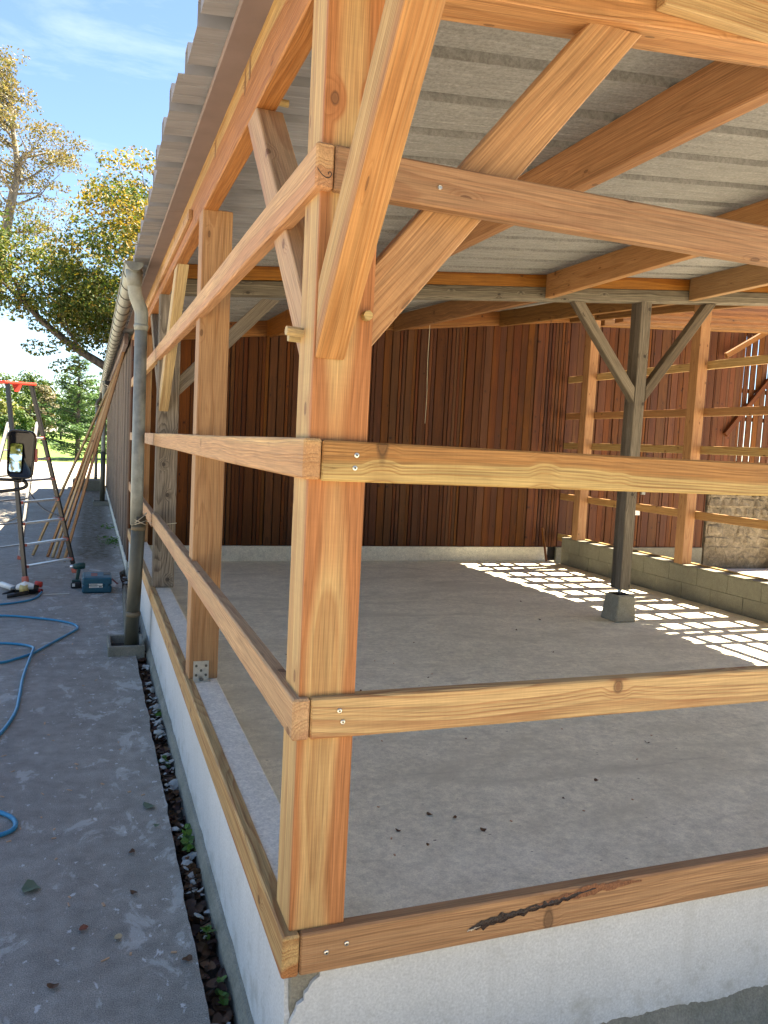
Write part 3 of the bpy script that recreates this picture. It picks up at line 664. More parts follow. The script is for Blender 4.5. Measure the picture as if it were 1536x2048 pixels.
rb = roof_sheet(9.275, 41, -.26, 7.0, 'roof', bn, lambda x, y: roofz(x, 9.2)-.006, .045, 3)
box('eave_board', (-.10, 9.62, 3.05), (-.045, 25.0, 3.205), M['eave'], bn, .003)

# rubble stone wall to the right of the brown boards
sw = empty('stone_wall', (11.5, 9.4, 0)); tag(sw, 'rubble stone wall with crumbling plaster beyond the right-hand posts', 'wall')
box('mortar_core', (9.72, 9.14, -.1), (14, 9.6, 1.74), M['stone'], sw, 0)
z = 0.02
while z < 1.7:
    h = rnd.uniform(.13,.22); x = 9.68 + rnd.uniform(0,.1)
    while x < 13:
        w = rnd.uniform(.16,.42); hh = min(h, 1.74-z)
        bm = bmesh.new(); bmesh.ops.create_cube(bm, size=1); bmesh.ops.bevel(bm, geom=bm.edges[:], offset=.2, segments=1, affect='EDGES')
        for v in bm.verts:
            v.co = Vector((v.co.x*(w-.03), v.co.y*.12, v.co.z*(hh-.03))); v.co += noise.noise_vector(v.co*7+Vector((x,z,0)))*.05
        bm_obj('stone', bm, M['stone'], sw, loc=(x+w/2, 9.172+rnd.uniform(-.012,.02), z+hh/2)); x += w
    z += h

# bare rafters of the next bay: the sun falls through them onto the floor
lt = empty('lean_to', (9, 6, 0)); tag(lt, 'bare unsheeted rafters of the next bay beyond the right-hand posts', 'lean-to')
def lr(y, w): timber('rafter', (7.02, y, roofz(7.0, 5)+.06), (11.4, y, roofz(7.0, 5)+.35), w, .1, M['fir_old'], lt, bevel=.003)
for y, w in [(4.25,.09),(4.60,.14),(4.78,.14)] + [(5.18+.46*k, .21) for k in range(10)]: lr(y, w)
timber('beam', (11.3, 4.0, 4.1), (11.3, 9.6, 4.1), .12, .16, M['fir_old'], lt)
for y in (4.2, 9.0): timber('post', (11.3, y, -.1), (11.3, y, 4.02), .15, .15, M['grey_wood'], lt, up=(0,-1,0))

# ------------------------------------------------------------------ gutter and downpipes
gt = empty('gutter', (-.205, 4.74, 3.19)); tag(gt, 'half-round zinc gutter with strap brackets running along the barn eave', 'gutter')
def gutter(y0, y1, n=40):
    bm = bmesh.new(); ys = [y0+(y1-y0)*i/n for i in range(n+1)]; rg = []
    for yy in ys:
        zc = 3.185 - .002*(yy-y0)
        a = [bm.verts.new((-.205+.068*math.cos(t), yy, zc+.068*math.sin(t))) for t in [math.pi+math.pi*k/12 for k in range(13)]]
        b = [bm.verts.new((-.205+.064*math.cos(t), yy, zc+.064*math.sin(t))) for t in [math.pi+math.pi*k/12 for k in range(13)]]
        rg.append(a + b[::-1])
    for p, q in zip(rg, rg[1:]):
        for k in range(26): bm.faces.new([p[k], p[(k+1)%26], q[(k+1)%26], q[k]])
    return bm_obj('trough', bm, M['zinc'], gt, True)
gutter(4.74, 24.9)
bm = bmesh.new(); cen = [(-.205+.066*math.cos(math.pi+math.pi*k/12), 3.185+.066*math.sin(math.pi+math.pi*k/12)) for k in range(13)]
A = [bm.verts.new((x, 4.738, z)) for x, z in cen]; B = [bm.verts.new((x, 4.732, z)) for x, z in cen]; bm.faces.new(A); bm.faces.new(B[::-1])
for k in range(13): bm.faces.new([A[k], A[(k+1)%13], B[(k+1)%13], B[k]])
bm_obj('end_cap', bm, M['zinc'], gt)
tube('front_bead', [(-.275, 4.74, 3.19), (-.275, 24.9, 3.15)], .009, M['zinc'], gt, 8)
sb = None
for k in range(38):
    yy = 5.15 + k*.52
    if sb is None:
        bm = bmesh.new(); rr = []
        for t in [math.pi*.98+math.pi*1.04*k2/14 for k2 in range(15)]:
            rr.append([bm.verts.new(((.0715+dr)*math.cos(t), dy, (.0715+dr)*math.sin(t))) for dr, dy in ((-.003,-.012),(.003,-.012),(.003,.012),(-.003,.012))])
        for p, q in zip(rr, rr[1:]):
            for j in range(4): bm.faces.new([p[j], p[(j+1)%4], q[(j+1)%4], q[j]])
        bm.faces.new(rr[0]); bm.faces.new(rr[-1][::-1])
        sb = bm_obj('strap', bm, zinc('tarnished_strap', (.11,.11,.10), (.06,.06,.055)), gt); o = sb
    else: o = dup(sb)
    o.location = (-.205, yy, 3.185-.002*(yy-4.74))
def downpipe(name, y, xo, z_top, zb, label, lower=None, elbow=True):
    d = empty(name, (xo, y, zb)); tag(d, label, 'downpipe', 'downpipes along the eave')
    if elbow:
        tube('elbow', catmull([(-.205, y-.05, z_top), (-.20, y-.04, z_top-.10), (-.185, y-.02, z_top-.18), (xo-.005, y, z_top-.28), (xo, y, z_top-.36), (xo, y, z_top-.44)], 5), .053, M['zinc'], d, 16)
        tube('outlet', [(-.205, y-.05, z_top+.02), (-.203, y-.047, z_top-.04), (-.201, y-.042, z_top-.10)], [.066,.062,.055], M['zinc'], d, 16)
    zt = z_top-.40
    tube('pipe', [(xo, y, zt), (xo, y, (zt+zb)/2), (xo, y, lower[0] if lower else zb)], .05, M['zinc'], d, 18)
    for zc in (zt,):
        bm = bmesh.new(); tube_bm(bm, [(xo, y, zc-.03), (xo, y, zc-.025), (xo, y, zc-.012), (xo, y, zc), (xo, y, zc+.008)], [.052,.056,.057,.06,.053], 18); bm_obj('collar', bm, M['zinc'], d, True)
    return d
dp = downpipe('downpipe', 4.90, -.139, 3.12, .04, 'nearest zinc downpipe tied with twine, dark lower length leaning in a concrete gully', (1.10,))
tube('lower_pipe', [(-.118, 4.90, 1.17), (-.137, 4.93, .6), (-.155, 4.97, .02)], .056, M['pipe_low'], dp, 18)
for zc, xx in ((1.085,-.121),(.36,-.144)): tube('joint', [(xx, 4.905, zc), (xx-.0006, 4.906, zc-.03)], .0585, zinc('joint_tape', (.20,.155,.09), (.13,.10,.06), .7, 0), dp, 18)
for dz, ti in ((0, .02), (.012, -.03), (.03, .05)):
    bm = bmesh.new(); c = []
    for k in range(25):
        a = k*2*math.pi/24; c.append((-.12+.0605*math.cos(a), 4.905+.0605*math.sin(a), 1.115+dz+ti*math.cos(a)))
    tube_bm(bm, c, .0035, 6, False); bm_obj('twine', bm, M['twine'], dp, True)
tube('twine', [(-.062,4.90,1.13),(-.02,4.90,1.115),(.02,4.853,1.10),(.18,4.853,1.12)], .003, M['twine'], dp, 6)
d2 = downpipe('downpipe', 19.2, -.20, 3.10, .12, 'second downpipe further along the brown boards, with a dark lower sleeve', (1.3,))
tube('lower_pipe', [(-.20, 19.2, 1.35), (-.20, 19.2, .1)], .062, M['pipe_low'], d2, 16)
d3 = downpipe('downpipe', 24.6, -.33, 3.05, .34, 'far downpipe at the end of the barn standing on a concrete block', None, False)
tube('elbow', catmull([(-.215,24.6,3.06),(-.23,24.6,2.9),(-.32,24.6,2.75),(-.33,24.6,2.6)], 5), .055, M['pipe_low'], d3, 14)
def gully(y, x0, x1, ly, h, label):
    g = empty('drain_gully', ((x0+x1)/2, y, 0)); tag(g, label, 'gully', 'concrete gullies under the downpipes')
    t = .028; c = M['footing']
    box('side', (x0, y, -.05), (x1, y+t, h), c, g, .006); box('side', (x0, y+ly-t, -.05), (x1, y+ly, h), c, g, .006)
    box('side', (x0+.001, y+t+.001, -.05), (x0+t, y+ly-t-.001, h-.003), c, g, .006); box('side', (x1-t, y+t+.001, -.05), (x1-.001, y+ly-t-.001, h-.003), c, g, .006)
    box('bottom', (x0+t+.001, y+t+.001, -.04), (x1-t-.001, y+ly-t-.001, .012), M['trench'], g, 0)
gully(4.86, -.34, -.045, .42, .085, 'open concrete gully box at the foot of the nearest downpipe')
gully(18.95, -.42, -.05, .5, .11, 'pale concrete gully under the second downpipe')
o = box('concrete_block', (-1.0, 24.1, -.05), (-.05, 25.9, .34), M['block'], bevel=.03); tag(o, 'dark concrete block under the farthest downpipe', 'block')
fl = empty('floodlight', (-.12, 16.5, 2.85)); tag(fl, 'small black floodlight under the gutter', 'floodlight')
bm = bmesh.new(); hexa(bm, [(-.24,16.3,2.86),(-.05,16.3,2.80),(-.05,16.55,2.80),(-.24,16.55,2.86),(-.24,16.3,2.95),(-.05,16.3,2.93),(-.05,16.55,2.93),(-.24,16.55,2.95)]); bev(bm, .01); bm_obj('housing', bm, M['black_pl'], fl)
tube('arm', [(-.01,16.45,2.74),(-.12,16.42,2.79)], .012, M['alu'], fl, 8); box('lens', (-.2,16.31,2.792), (-.08,16.5,2.80), M['white_pl'], fl, .002)

# ------------------------------------------------------------------ battens leaning on the barn wall
bt = [((-1.26,10.5),(12.35,3.02,-.055)), ((-1.055,10.36),(12.1,2.98,-.075)), ((-.985,10.30),(11.9,3.03,-.055)), ((-.915,10.2),(11.75,2.93,-.08)), ((-.82,9.88),(10.75,3.06,-.06))]
bl = ['leftmost of the long thin battens leaning against the brown boards', 'second batten from the left leaning against the brown boards', 'middle batten of the five leaning against the brown boards', 'fourth batten from the left leaning against the brown boards', 'rightmost honey coloured batten leaning against the brown boards']
for k, ((fx, fy), (ty, tz, tx)) in enumerate(bt):
    o = timber('batten', (fx, fy, .012), (tx, ty, tz), .027, .038, M['fir_side'] if k == 4 else M['fir'], None, up=(1,0,1), bevel=.002); tag(o, bl[k], 'batten', 'battens leaning on the barn')

# ------------------------------------------------------------------ stepladder
ld = empty('stepladder', (-1.0, 9.0, 0)); tag(ld, 'tall black and silver stepladder with a red top bow standing in the yard', 'ladder')
A0, B0 = Vector((-1.205, 8.36, .0)), Vector((-.66, 9.02, .0)); A1, B1 = Vector((-1.458, 8.75, 2.37)), Vector((-1.225, 9.15, 2.40))
st_up = (-.77, .62, 0)
for a, b in ((A0, A1), (B0, B1)):
    timber('stile', a.lerp(b, .015), b, .028, .062, M['black_pl'], ld, up=st_up, bevel=.005)
    f = timber('foot', a+Vector((0,0,.002)), a.lerp(b, .03), .045, .08, M['orange_pl'], ld, up=st_up, bevel=.008)
C0, D0 = Vector((-1.41, 10.18, 0)), Vector((-1.93, 9.5, 0)); C1, D1 = A0.lerp(A1,.8), B0.lerp(B1,.8)
C1, D1 = B0.lerp(B1,.80)+Vector((-.03,.03,0)), A0.lerp(A1,.80)+Vector((-.03,.03,0))
for a, b in ((C0, C1), (D0, D1)):
    timber('rear_leg', a.lerp(b, .02), b, .025, .05, M['alu'], ld, up=st_up, bevel=.004)
    timber('foot', a, a.lerp(b, .03), .04, .06, M['orange_pl'], ld, up=st_up, bevel=.006)
for t in (.04,.215,.39,.565,.74):
    timber('rear_brace', C0.lerp(C1, t+.08), D0.lerp(D1, t+.08), .022, .022, M['alu'], ld, bevel=.003)
for k in range(7):
    t = .078 + k*.107; p, q = A0.lerp(A1, t), B0.lerp(B1, t); d = (q-p).normalized()
    s = timber('step', p+d*.016, q-d*.016, .07, .024, M['alu'], ld, bevel=.003)
    for e in (p+d*.03, q-d*.03): timber('step_cap', e-d*.014, e+d*.014, .076, .034, M['orange_pl'], s, up=(0,0,1), bevel=.004)
tp = timber('top_bow', A1+Vector((-.06,-.05,.01)), B1+Vector((.03,.03,.0)), .09, .035, M['red_pl'], ld, bevel=.012, seg=2)
bm = bmesh.new(); c = A1.lerp(B1, .42); hexa(bm, [c+Vector(q) for q in ((-.03,-.05,-.10),(.02,-.03,-.10),(.02,-.02,-.10),(-.03,-.04,-.10),(-.06,-.06,-.01),(.05,-.01,-.01),(.05,.01,-.01),(-.06,-.04,-.01))]); bm_obj('hook', bm, M['red_pl'], tp)
tube('strap', catmull([A0.lerp(A1,.33), A0.lerp(A1,.33).lerp(D0.lerp(D1,.36),.5)-Vector((0,0,.07)), D0.lerp(D1,.40)], 6), .008, M['black_pl'], ld, 6)
tube('strap', catmull([B0.lerp(B1,.30), B0.lerp(B1,.36).lerp(C0.lerp(C1,.42),.5)-Vector((0,0,.03)), C0.lerp(C1,.52)], 6), .008, M['black_pl'], ld, 6)

# ------------------------------------------------------------------ machine mirror reaching in from the left
mr = empty('wing_mirror', (-.975, 4.42, 1.45)); tag(mr, 'black wing mirror on a bent tube arm in front of the stepladder', 'mirror')
def rrect(hx, hz, r): return [(math.copysign(hx-r,c)+r*math.cos(a), math.copysign(hz-r,d)+r*math.sin(a)) for a0, c, d in ((0,1,1),(90,-1,1),(180,-1,-1),(270,1,-1)) for a in [R(a0+15*j_) for j_ in range(7)]]
bm = bmesh.new(); rings = []
for y_, k_, r_ in ((-.040,.90,.040),(-.047,.94,.042),(-.050,.99,.045),(-.040,1.02,.046),(0,1.02,.05),(.03,.92,.06),(.05,.70,.06),(.056,.35,.03)):
    rings.append([bm.verts.new((x_*(1-.08*(z_ < 0)), y_, z_)) for x_, z_ in rrect(.093*k_, .173*k_, r_)])
bm.faces.new(rings[0]); bm.faces.new(rings[-1][::-1])
for a_, b_ in zip(rings, rings[1:]):
    for k_ in range(len(a_)): bm.faces.new([a_[k_], b_[k_], b_[(k_+1)%len(a_)], a_[(k_+1)%len(a_)]])
o = bm_obj('housing', bm, M['black_gloss'], mr, True, loc=(-.973, 4.42, 1.655)); o.rotation_euler = (0, R(2), R(-8))
bm = bmesh.new(); gp = [(math.copysign(.026,c)+.014*math.cos(a), math.copysign(.088,d)+.014*math.sin(a)) for a0, c, d in ((0,1,1),(90,-1,1),(180,-1,-1),(270,1,-1)) for a in [R(a0+18*j) for j in range(6)]]
bm.faces.new([bm.verts.new((x_, 0, z_)) for x_, z_ in gp]); o2 = bm_obj('glass', bm, M['mirror'], mr, loc=(-1.008, 4.3685, 1.63)); o2.rotation_euler = (R(-4.5), R(2), R(-8))  # glass only on the bright half; black housing stands for the dark reflection
box('reflector', (-.885, 4.385, 1.60), (-.866, 4.44, 1.70), plain('pink_reflector', (.45,.12,.10), .3), mr, .004)
tube('arm', catmull([(-2.3,4.5,1.475),(-1.4,4.45,1.468),(-1.0,4.43,1.464),(-.945,4.425,1.448),(-.945,4.425,1.42),(-.99,4.43,1.40),(-1.12,4.44,1.378),(-1.5,4.46,1.33),(-2.3,4.5,1.24)], 8), .013, M['black_pl'], mr, 10)
tube('stem', [(-.962,4.425,1.45),(-.962,4.425,1.52)], .016, M['black_pl'], mr, 10)

# ------------------------------------------------------------------ hose, nail gun, drill, case, plank
z = .014
hp = [(-.985,7.62,.03),(-1.02,7.38),(-1.10,7.20),(-1.24,7.08),(-1.36,7.02),(-1.62,6.85),(-1.66,6.6),(-1.36,6.50),(-1.15,6.44),(-.83,6.25),(-.64,6.06),(-.585,5.87),(-.64,5.69),(-.80,5.31),(-.915,5.03),(-1.045,4.86),(-1.14,4.78),(-1.42,4.72),(-1.62,4.95),(-1.50,5.32),(-1.20,5.39),(-1.03,5.33),(-.93,5.18,.026),(-.915,5.03,.038),(-.93,4.74,.02),(-.94,4.33),(-.93,3.92),(-.93,3.56),(-.98,3.20),(-1.05,3.0),(-1.07,2.78),(-.975,2.62),(-.955,2.5),(-.975,2.40),(-1.05,2.32),(-1.06,2.2),(-.93,2.16),(-.855,2.10),(-.81,2.03),(-.80,1.95),(-.84,1.90),(-.95,1.86),(-1.3,1.7)]
o = tube('air_hose', catmull([(p[0], p[1], p[2] if len(p) > 2 else .0135) for p in hp], 7), .011, M['hose'], None, 8); tag(o, 'bright blue air hose snaking over the asphalt', 'hose')
ng = empty('nail_gun', (-1.13, 7.6, 0)); tag(ng, 'nail gun lying on its side at the end of the blue hose', 'nail gun')
bm = bmesh.new(); tube_bm(bm, [(-1.30,7.66,.045),(-1.22,7.64,.055),(-1.10,7.62,.06),(-1.02,7.61,.055)], [.03,.05,.06,.045], 10); bm_obj('body', bm, M['black_pl'], ng, True)
bm = bmesh.new(); tube_bm(bm, [(-1.24,7.60,.085),(-1.15,7.58,.105),(-1.07,7.58,.09)], [.03,.05,.035], 9)
for v in bm.verts: v.co += noise.noise_vector(v.co*30)*.012
bm_obj('sticker_housing', bm, M['white_pl'], ng)
tube('band', [(-1.20,7.57,.075),(-1.12,7.55,.08)], .045, M['yellow_pl'], ng, 9)
tube('magazine', [(-1.43,7.98,.05),(-1.28,7.72,.05)], .032, M['white_pl'], ng, 10)
tube('nose', [(-1.38,7.55,.02),(-1.27,7.62,.04)], [.008,.02], M['black_pl'], ng, 8)
tube('end_cap', [(-1.06,7.72,.10),(-.99,7.70,.09)], .034, M['red_pl'], ng, 12); tube('coupling', [(-1.03,7.60,.05),(-.98,7.62,.035)], [.028,.02], plain('dark_red', (.25,.02,.02), .4), ng, 10)
tube('handle', [(-1.12,7.5,.04),(-1.25,7.42,.03),(-1.32,7.4,.025)], .024, M['black_pl'], ng, 8)
o = timber('paper_strip', (-.97,7.55,.004), (-.70,7.60,.004), .05, .003, plain('beige_strip', (.50,.47,.38), .8), None, bevel=0); tag(o, 'beige strip lying on the asphalt beside the nail gun', 'strip')
dr = empty('cordless_drill', (-.62, 7.95, 0)); tag(dr, 'dark green cordless drill standing on its battery', 'drill')
box('battery', (-.69,7.91,.0), (-.575,8.05,.075), M['black_pl'], dr, .012); box('battery_top', (-.68,7.92,.076), (-.585,8.04,.10), M['drill'], dr, .006)
timber('grip', (-.625,7.98,.098), (-.605,7.98,.225), .042, .055, M['drill'], dr, up=(0,1,0), bevel=.012, seg=2)
tube('motor', [(-.535,7.98,.262),(-.55,7.98,.262),(-.62,7.98,.255),(-.66,7.98,.252)], [.028,.04,.04,.032], M['drill'], dr, 14)
tube('chuck', [(-.66,7.98,.252),(-.685,7.98,.25),(-.705,7.98,.249)], [.024,.024,.012], M['alu'], dr, 12); tube('bit', [(-.70,7.98,.249),(-.76,7.98,.246)], .004, M['black_pl'], dr, 6)
box('sticker', (-.675,7.908,.025), (-.645,7.9095,.06), M['white_pl'], dr, 0)
tc_ = empty('tool_case', (-.40, 7.85, 0)); tag(tc_, 'teal plastic tool case with white stickers lying by the drill', 'case')
box('lower_shell', (-.565,7.60,.004), (-.245,8.02,.088), M['case'], tc_, .014); box('lid', (-.565,7.60,.0905), (-.245,8.02,.18), M['case'], tc_, .016)
box('lid_panel', (-.53,7.66,.1795), (-.34,7.98,.184), M['case_l'], tc_, .003); box('recess', (-.33,7.80,.1795), (-.255,7.98,.183), M['black_pl'], tc_, .002)
box('label_plate', (-.47,7.70,.1842), (-.40,7.90,.1855), plain('rust_logo', (.22,.05,.04), .5), tc_, 0)
stl = box('sticker', (-.49,7.5975,.066), (-.345,7.599,.088), M['white_pl'], tc_, 0); st2 = box('sticker', (-.49,7.5975,.093), (-.345,7.599,.112), M['white_pl'], tc_, 0)
for zz in (.072,.080,.098,.105): box('print_line', (-.482,7.5968,zz), (-.40,7.5974,zz+.003), M['black_pl'], stl, 0)
box('print_block', (-.385,7.5968,.070), (-.352,7.5974,.084), plain('print_grey', (.12,.12,.12), .6), stl, 0)
for xx in (-.52,-.30): box('latch', (xx-.02,7.592,.06), (xx+.02,7.5995,.12), M['case'], tc_, .003)
timber('strap', (-.245,7.9,.12), (-.17,7.85,.06), .03, .006, plain('dull_red_strap', (.2,.05,.04), .7), tc_, bevel=0)
o = timber('plank', (-.165, 5.45, .02), (-.10, 7.75, .03), .035, .09, M['grey_wood'], None, up=(.25,0,1), bevel=.004); tag(o, 'weathered grey plank lying along the trench by the gully', 'plank')
sk = timber('stake', (6.40, 8.98, .13), (6.36, 9.10, .66), .025, .03, M['fir_old'], None, bevel=.002); tag(sk, 'thin brown stake leaning in the back corner', 'stake')
cn = empty('conduit', (8.27, 9.14, 1.1)); tag(cn, 'grey electrical conduit and box on the brown boards beyond the posts', 'conduit')
box('pipe', (8.25,9.10,1.25), (8.33,9.145,1.85), M['zinc'], cn, .006); box('junction_box', (8.13,9.09,.9), (8.24,9.145,1.02), M['white_pl'], cn, .006)
st_ = tube('string', catmull([(3.98,8.6,3.78),(3.975,8.6,3.1),(3.99,8.6,2.6),(3.985,8.6,2.2)], 5), .004, M['twine'], None, 5); tag(st_, 'thin string hanging from the roof before the brown boards', 'string')
# ------------------------------------------------------------------ trees
def leaf_mesh(name, leaves, mat, parent):            # leaves: (pos, size, normal-ish, stretch)
    vs, fs = [], []
    for p, s, nrm, st in leaves:
        n_ = Vector(nrm).normalized(); a = n_.orthogonal().normalized(); a.rotate(Matrix.Rotation(rnd.uniform(0, 6.283), 3, n_)); b = n_.cross(a)
        i = len(vs); a = a*s*st; b = b*s*.62; k = n_*s*.22
        vs += [p-a, p-b*.9+k, p+a, p+b*.9+k]; fs.append((i, i+1, i+2, i+3))
    me = bpy.data.meshes.new(name); me.from_pydata([tuple(v) for v in vs], [], fs)
    return link(name, me, mat, parent)
def rv(): 
    while True:
        v = Vector((rnd.uniform(-1,1), rnd.uniform(-1,1), rnd.uniform(-1,1)))
        if 0 < v.length < 1: return v
def branches(bm, p, d, ln, r, depth, tips, spread=.55, up=.12, n=3):
    pts = [p]; rs = [r]; q = p.copy(); dd = d.normalized()
    for i in range(4):
        dd = (dd + rv()*.22 + Vector((0,0,up*.35))).normalized(); q = q + dd*ln/4; pts.append(q.copy()); rs.append(r*(1-.13*(i+1)))
    tube_bm(bm, pts, rs, 7 if r > .05 else 5, False)
    if depth == 0: tips.append((q, dd)); return
    if depth <= 2: tips.append((pts[2], dd))
    for k in range(n):
        nd = (dd + rv()*spread*1.6 + Vector((0,0,up))).normalized()
        s = pts[-1] if k < 2 else pts[rnd.choice((2,3))]
        branches(bm, s, nd, ln*rnd.uniform(.62,.85), rs[-1]*rnd.uniform(.6,.8), depth-1, tips, spread, up, n)

# big turning oak whose crown leans over the barn roof
oak = empty('oak_tree', (3.6, 19.5, 0)); tag(oak, 'large dark green tree turning yellow, leaning over the barn eave', 'tree')
bm = bmesh.new(); tips = []
tube_bm(bm, [(3.6,19.5,-.1),(3.5,19.4,1.5),(3.3,19.2,3.2),(3.0,19,4.5)], [.42,.34,.3,.22], 10, False)
tube_bm(bm, catmull([(3.4,19.3,2.4),(1.6,18.9,2.95),(.3,18.6,3.1),(-.25,18.4,3.42),(-1.0,18.3,3.85),(-1.8,18.1,4.5),(-2.2,18.1,5.2)], 4), [.16-.11*i/24 for i in range(25)], 7, False)
for a in range(7):
    t = a*.9+.3; branches(bm, Vector((3.1,19.1,3.6+.2*a)), Vector((math.cos(t)*1.0, math.sin(t)*.8, .55)), 2.3, .12, 2, tips, .6, .15)
for s in ((-.3,18.4,3.45),(-1.0,18.3,3.85),(-1.7,18.1,4.4),(.6,18.6,3.2)):
    branches(bm, Vector(s), Vector((-.7,-.2,.5)), 1.3, .045, 2, tips, .8, .1)
bm_obj('trunk', bm, M['bark'], oak, True)
dark, yel = [], []
cl = []
tries = 0
while len(cl) < 430 and tries < 9000:
    tries += 1
    v = rv(); v = v.normalized()*(v.length**.45)
    p = Vector((3.3+v.x*5.0, 19.0+v.y*4.6, 5.75+v.z*2.6))
    if noise.noise(p*.6+Vector((3,1,7))) < -.07: continue
    if p.x < -1.8+max(0, p.z-5.2)*.8: continue
    if p.z < 4.1 and p.x > -1.7: 
        if rnd.random() < .75: continue
    cl.append(p)
cl += [t[0] for t in tips]
for p in cl:
    top_ = (p.z-4.8)/4 + rnd.uniform(-.45,.35) + noise.noise(p*.5)*.4
    rr = rnd.uniform(.38,.72); n_ = int(165*rr/.5)
    lst = yel if top_ > .48 else dark
    for k in range(n_):
        q = rv(); q = q.normalized()*(q.length**.55); pos = p + Vector((q.x*rr, q.y*rr, q.z*rr*.42))
        (lst if rnd.random() < .85 else (yel if lst is dark and rnd.random() < .35 else dark)).append((pos, rnd.uniform(.035,.062), q*.6+rv()+Vector((0,0,.5)), 1.0))
leaf_mesh('crown', dark, M['leaf_oak'], oak); leaf_mesh('crown', yel, M['leaf_oak_y'], oak)

# thin autumn tree at the left edge
au = empty('autumn_tree', (-4.3, 28, 0)); tag(au, 'tall sparse tree with rusty autumn leaves at the left edge', 'tree')
bm = bmesh.new(); tips = []
tk = catmull([(-4.4,28,-.1),(-4.0,28,3.5),(-3.5,28,7.0),(-3.15,28,9.2),(-2.95,28,10.4),(-3.1,28,11.6),(-3.15,28,12.6)], 4)
tube_bm(bm, tk, [.26-.225*i/(len(tk)-1) for i in range(len(tk))], 9, False)
for i in range(8, len(tk)):
    for k in range(2):
        t = rnd.uniform(0, 6.283); branches(bm, tk[i], Vector((math.cos(t), math.sin(t), .35 if i < 18 else .8)), rnd.uniform(.7,1.25)*(1.1 if i < 20 else .7), .05, 2, tips, .7, .05, 2)
branches(bm, tk[14], Vector((1,-.1,.45)), 1.3, .05, 2, tips, .5, .1, 3)
bm_obj('trunk', bm, M['bark_l'], au, True)
lv = []
for p, d in tips:
    cr = rnd.uniform(.22,.5)
    if rnd.random() < .28: continue
    for k in range(int(rnd.uniform(120,300)*cr)):
        q = rv(); q = Vector((q.x*cr*1.3, q.y*cr*1.3, q.z*cr*.6-.05)); lv.append((p+q, rnd.uniform(.035,.065), rv()+Vector((0,0,.3)), 1.0))
leaf_mesh('crown', lv, M['leaf_aut'], au)

# cedar beyond the road
def conifer(name, x, y, h, w, label, mat):
    t = empty(name, (x, y, 0)); tag(t, label, 'tree')
    bm = bmesh.new(); tube_bm(bm, [(x,y,-.1),(x+.05,y,h*.5),(x,y,h)], [.16,.10,.02], 8, False); lv = []
    for k in range(int(h*11)):
        z0 = .25 + (h-.4)*(k/(h*11)); f = (1-z0/h)**.75; ln = w*f*rnd.uniform(.6,1.15)+.15; a = rnd.uniform(0, 6.283); dv = Vector((math.cos(a), math.sin(a), 0))
        p0 = Vector((x, y, z0)); p1 = p0 + dv*ln + Vector((0,0,.16*ln+rnd.uniform(-.05,.15)))
        tube_bm(bm, [p0, p0.lerp(p1,.5)+Vector((0,0,.05)), p1], [.03,.018,.008], 4, False)
        for j in range(int(60*ln)+8):
            s = rnd.random()**.7; q = p0.lerp(p1, s) + Vector((rnd.gauss(0,.17)*(.4+ln*.35), rnd.gauss(0,.17)*(.4+ln*.35), rnd.gauss(-.01,.055))); lv.append((q, rnd.uniform(.06,.13), rv()*.6+Vector((0,0,1)), 1.1))
    bm_obj('trunk', bm, M['bark'], t, True); leaf_mesh('crown', lv, mat, t)
conifer('cedar_tree', -1.25, 50, 6.6, 2.7, 'feathery blue-green cedar beyond the road beside the downpipes', M['leaf_ced'])
conifer('cedar_tree', 1.2, 53, 7.2, 3.0, 'taller cedar half hidden behind the end of the barn', M['leaf_ced'])

def bush(name, x, y, h, w, label, mat, n=1500, ls=.28, cat='tree', group=None, trunk=True):
    t = empty(name, (x, y, 0)); tag(t, label, cat, group)
    bm = bmesh.new(); tips = []
    tube_bm(bm, [(x,y,-.1),(x,y,h*.5)], [.22,.12], 6, False); bm_obj('trunk', bm, M['bark'], t, True)
    cl = []
    for k in range(26):
        v = rv(); v = v.normalized()*(v.length**.5); cl.append(Vector((x+v.x*w, y+v.y*w*.7, h*.56+v.z*h*.44)))
    lv = []
    for k in range(n):
        p = rnd.choice(cl); q = rv(); q = q.normalized()*(q.length**.5)
        lv.append((p+Vector((q.x, q.y, q.z*.8))*w*.36, rnd.uniform(.6,1.2)*ls, q+rv()*.8+Vector((0,0,.4)), 1.0))
    leaf_mesh('crown', lv, mat, t)
FA = M['leaf_far'], M['leaf_far2'], M['leaf_far3']
far = [(-27,150,11,4,0,'leftmost dark green tree of the far wood'), (-22,158,12.5,4.5,0,'tall rounded tree in the far wood behind the ladder'), (-18.5,146,8.0,3.2,1,'yellowing tree in the far wood left of the mirror'),
       (-14.5,155,11.5,4,0,'deep green tree rising above the yellow one in the far wood'), (-13.6,138,6.2,2.6,1,'low yellow-green tree before the far wood'), (-10.4,150,11.8,3.6,0,'dense green tree in the middle of the far wood'),
       (-8.6,142,8.6,2.7,2,'thin tan tree losing its leaves in the far wood'), (-5.5,152,11.4,4,0,'broad green tree of the far wood behind the cedar'), (-1.0,148,10.5,4,0,'green tree of the far wood nearest the barn end'),
       (-10.8,128,4.2,2.0,0,'dark rounded bush at the meadow edge'), (-15.6,128,3.6,2.2,0,'low dark bush at the left of the meadow edge'), (4.5,150,11,4.5,0,'green tree of the far wood hidden behind the barn')]
for x, y, h, w, mi, lb in far: bush('woodland_tree' if h > 5 else 'meadow_bush', x, y, h, w, lb, FA[mi], 1500, .34, 'tree' if h > 5 else 'bush', 'far wood at the end of the meadow')
bm = bmesh.new(); lv = []
for k in range(9000):
    x = rnd.uniform(-70, 40); lv.append((Vector((x, 168+rnd.uniform(-4,4), rnd.random()**.7*(9+2*noise.noise(Vector((x*.12,0,0)))))), rnd.uniform(.35,.7), rv()+Vector((0,0,.4)), 1.0))
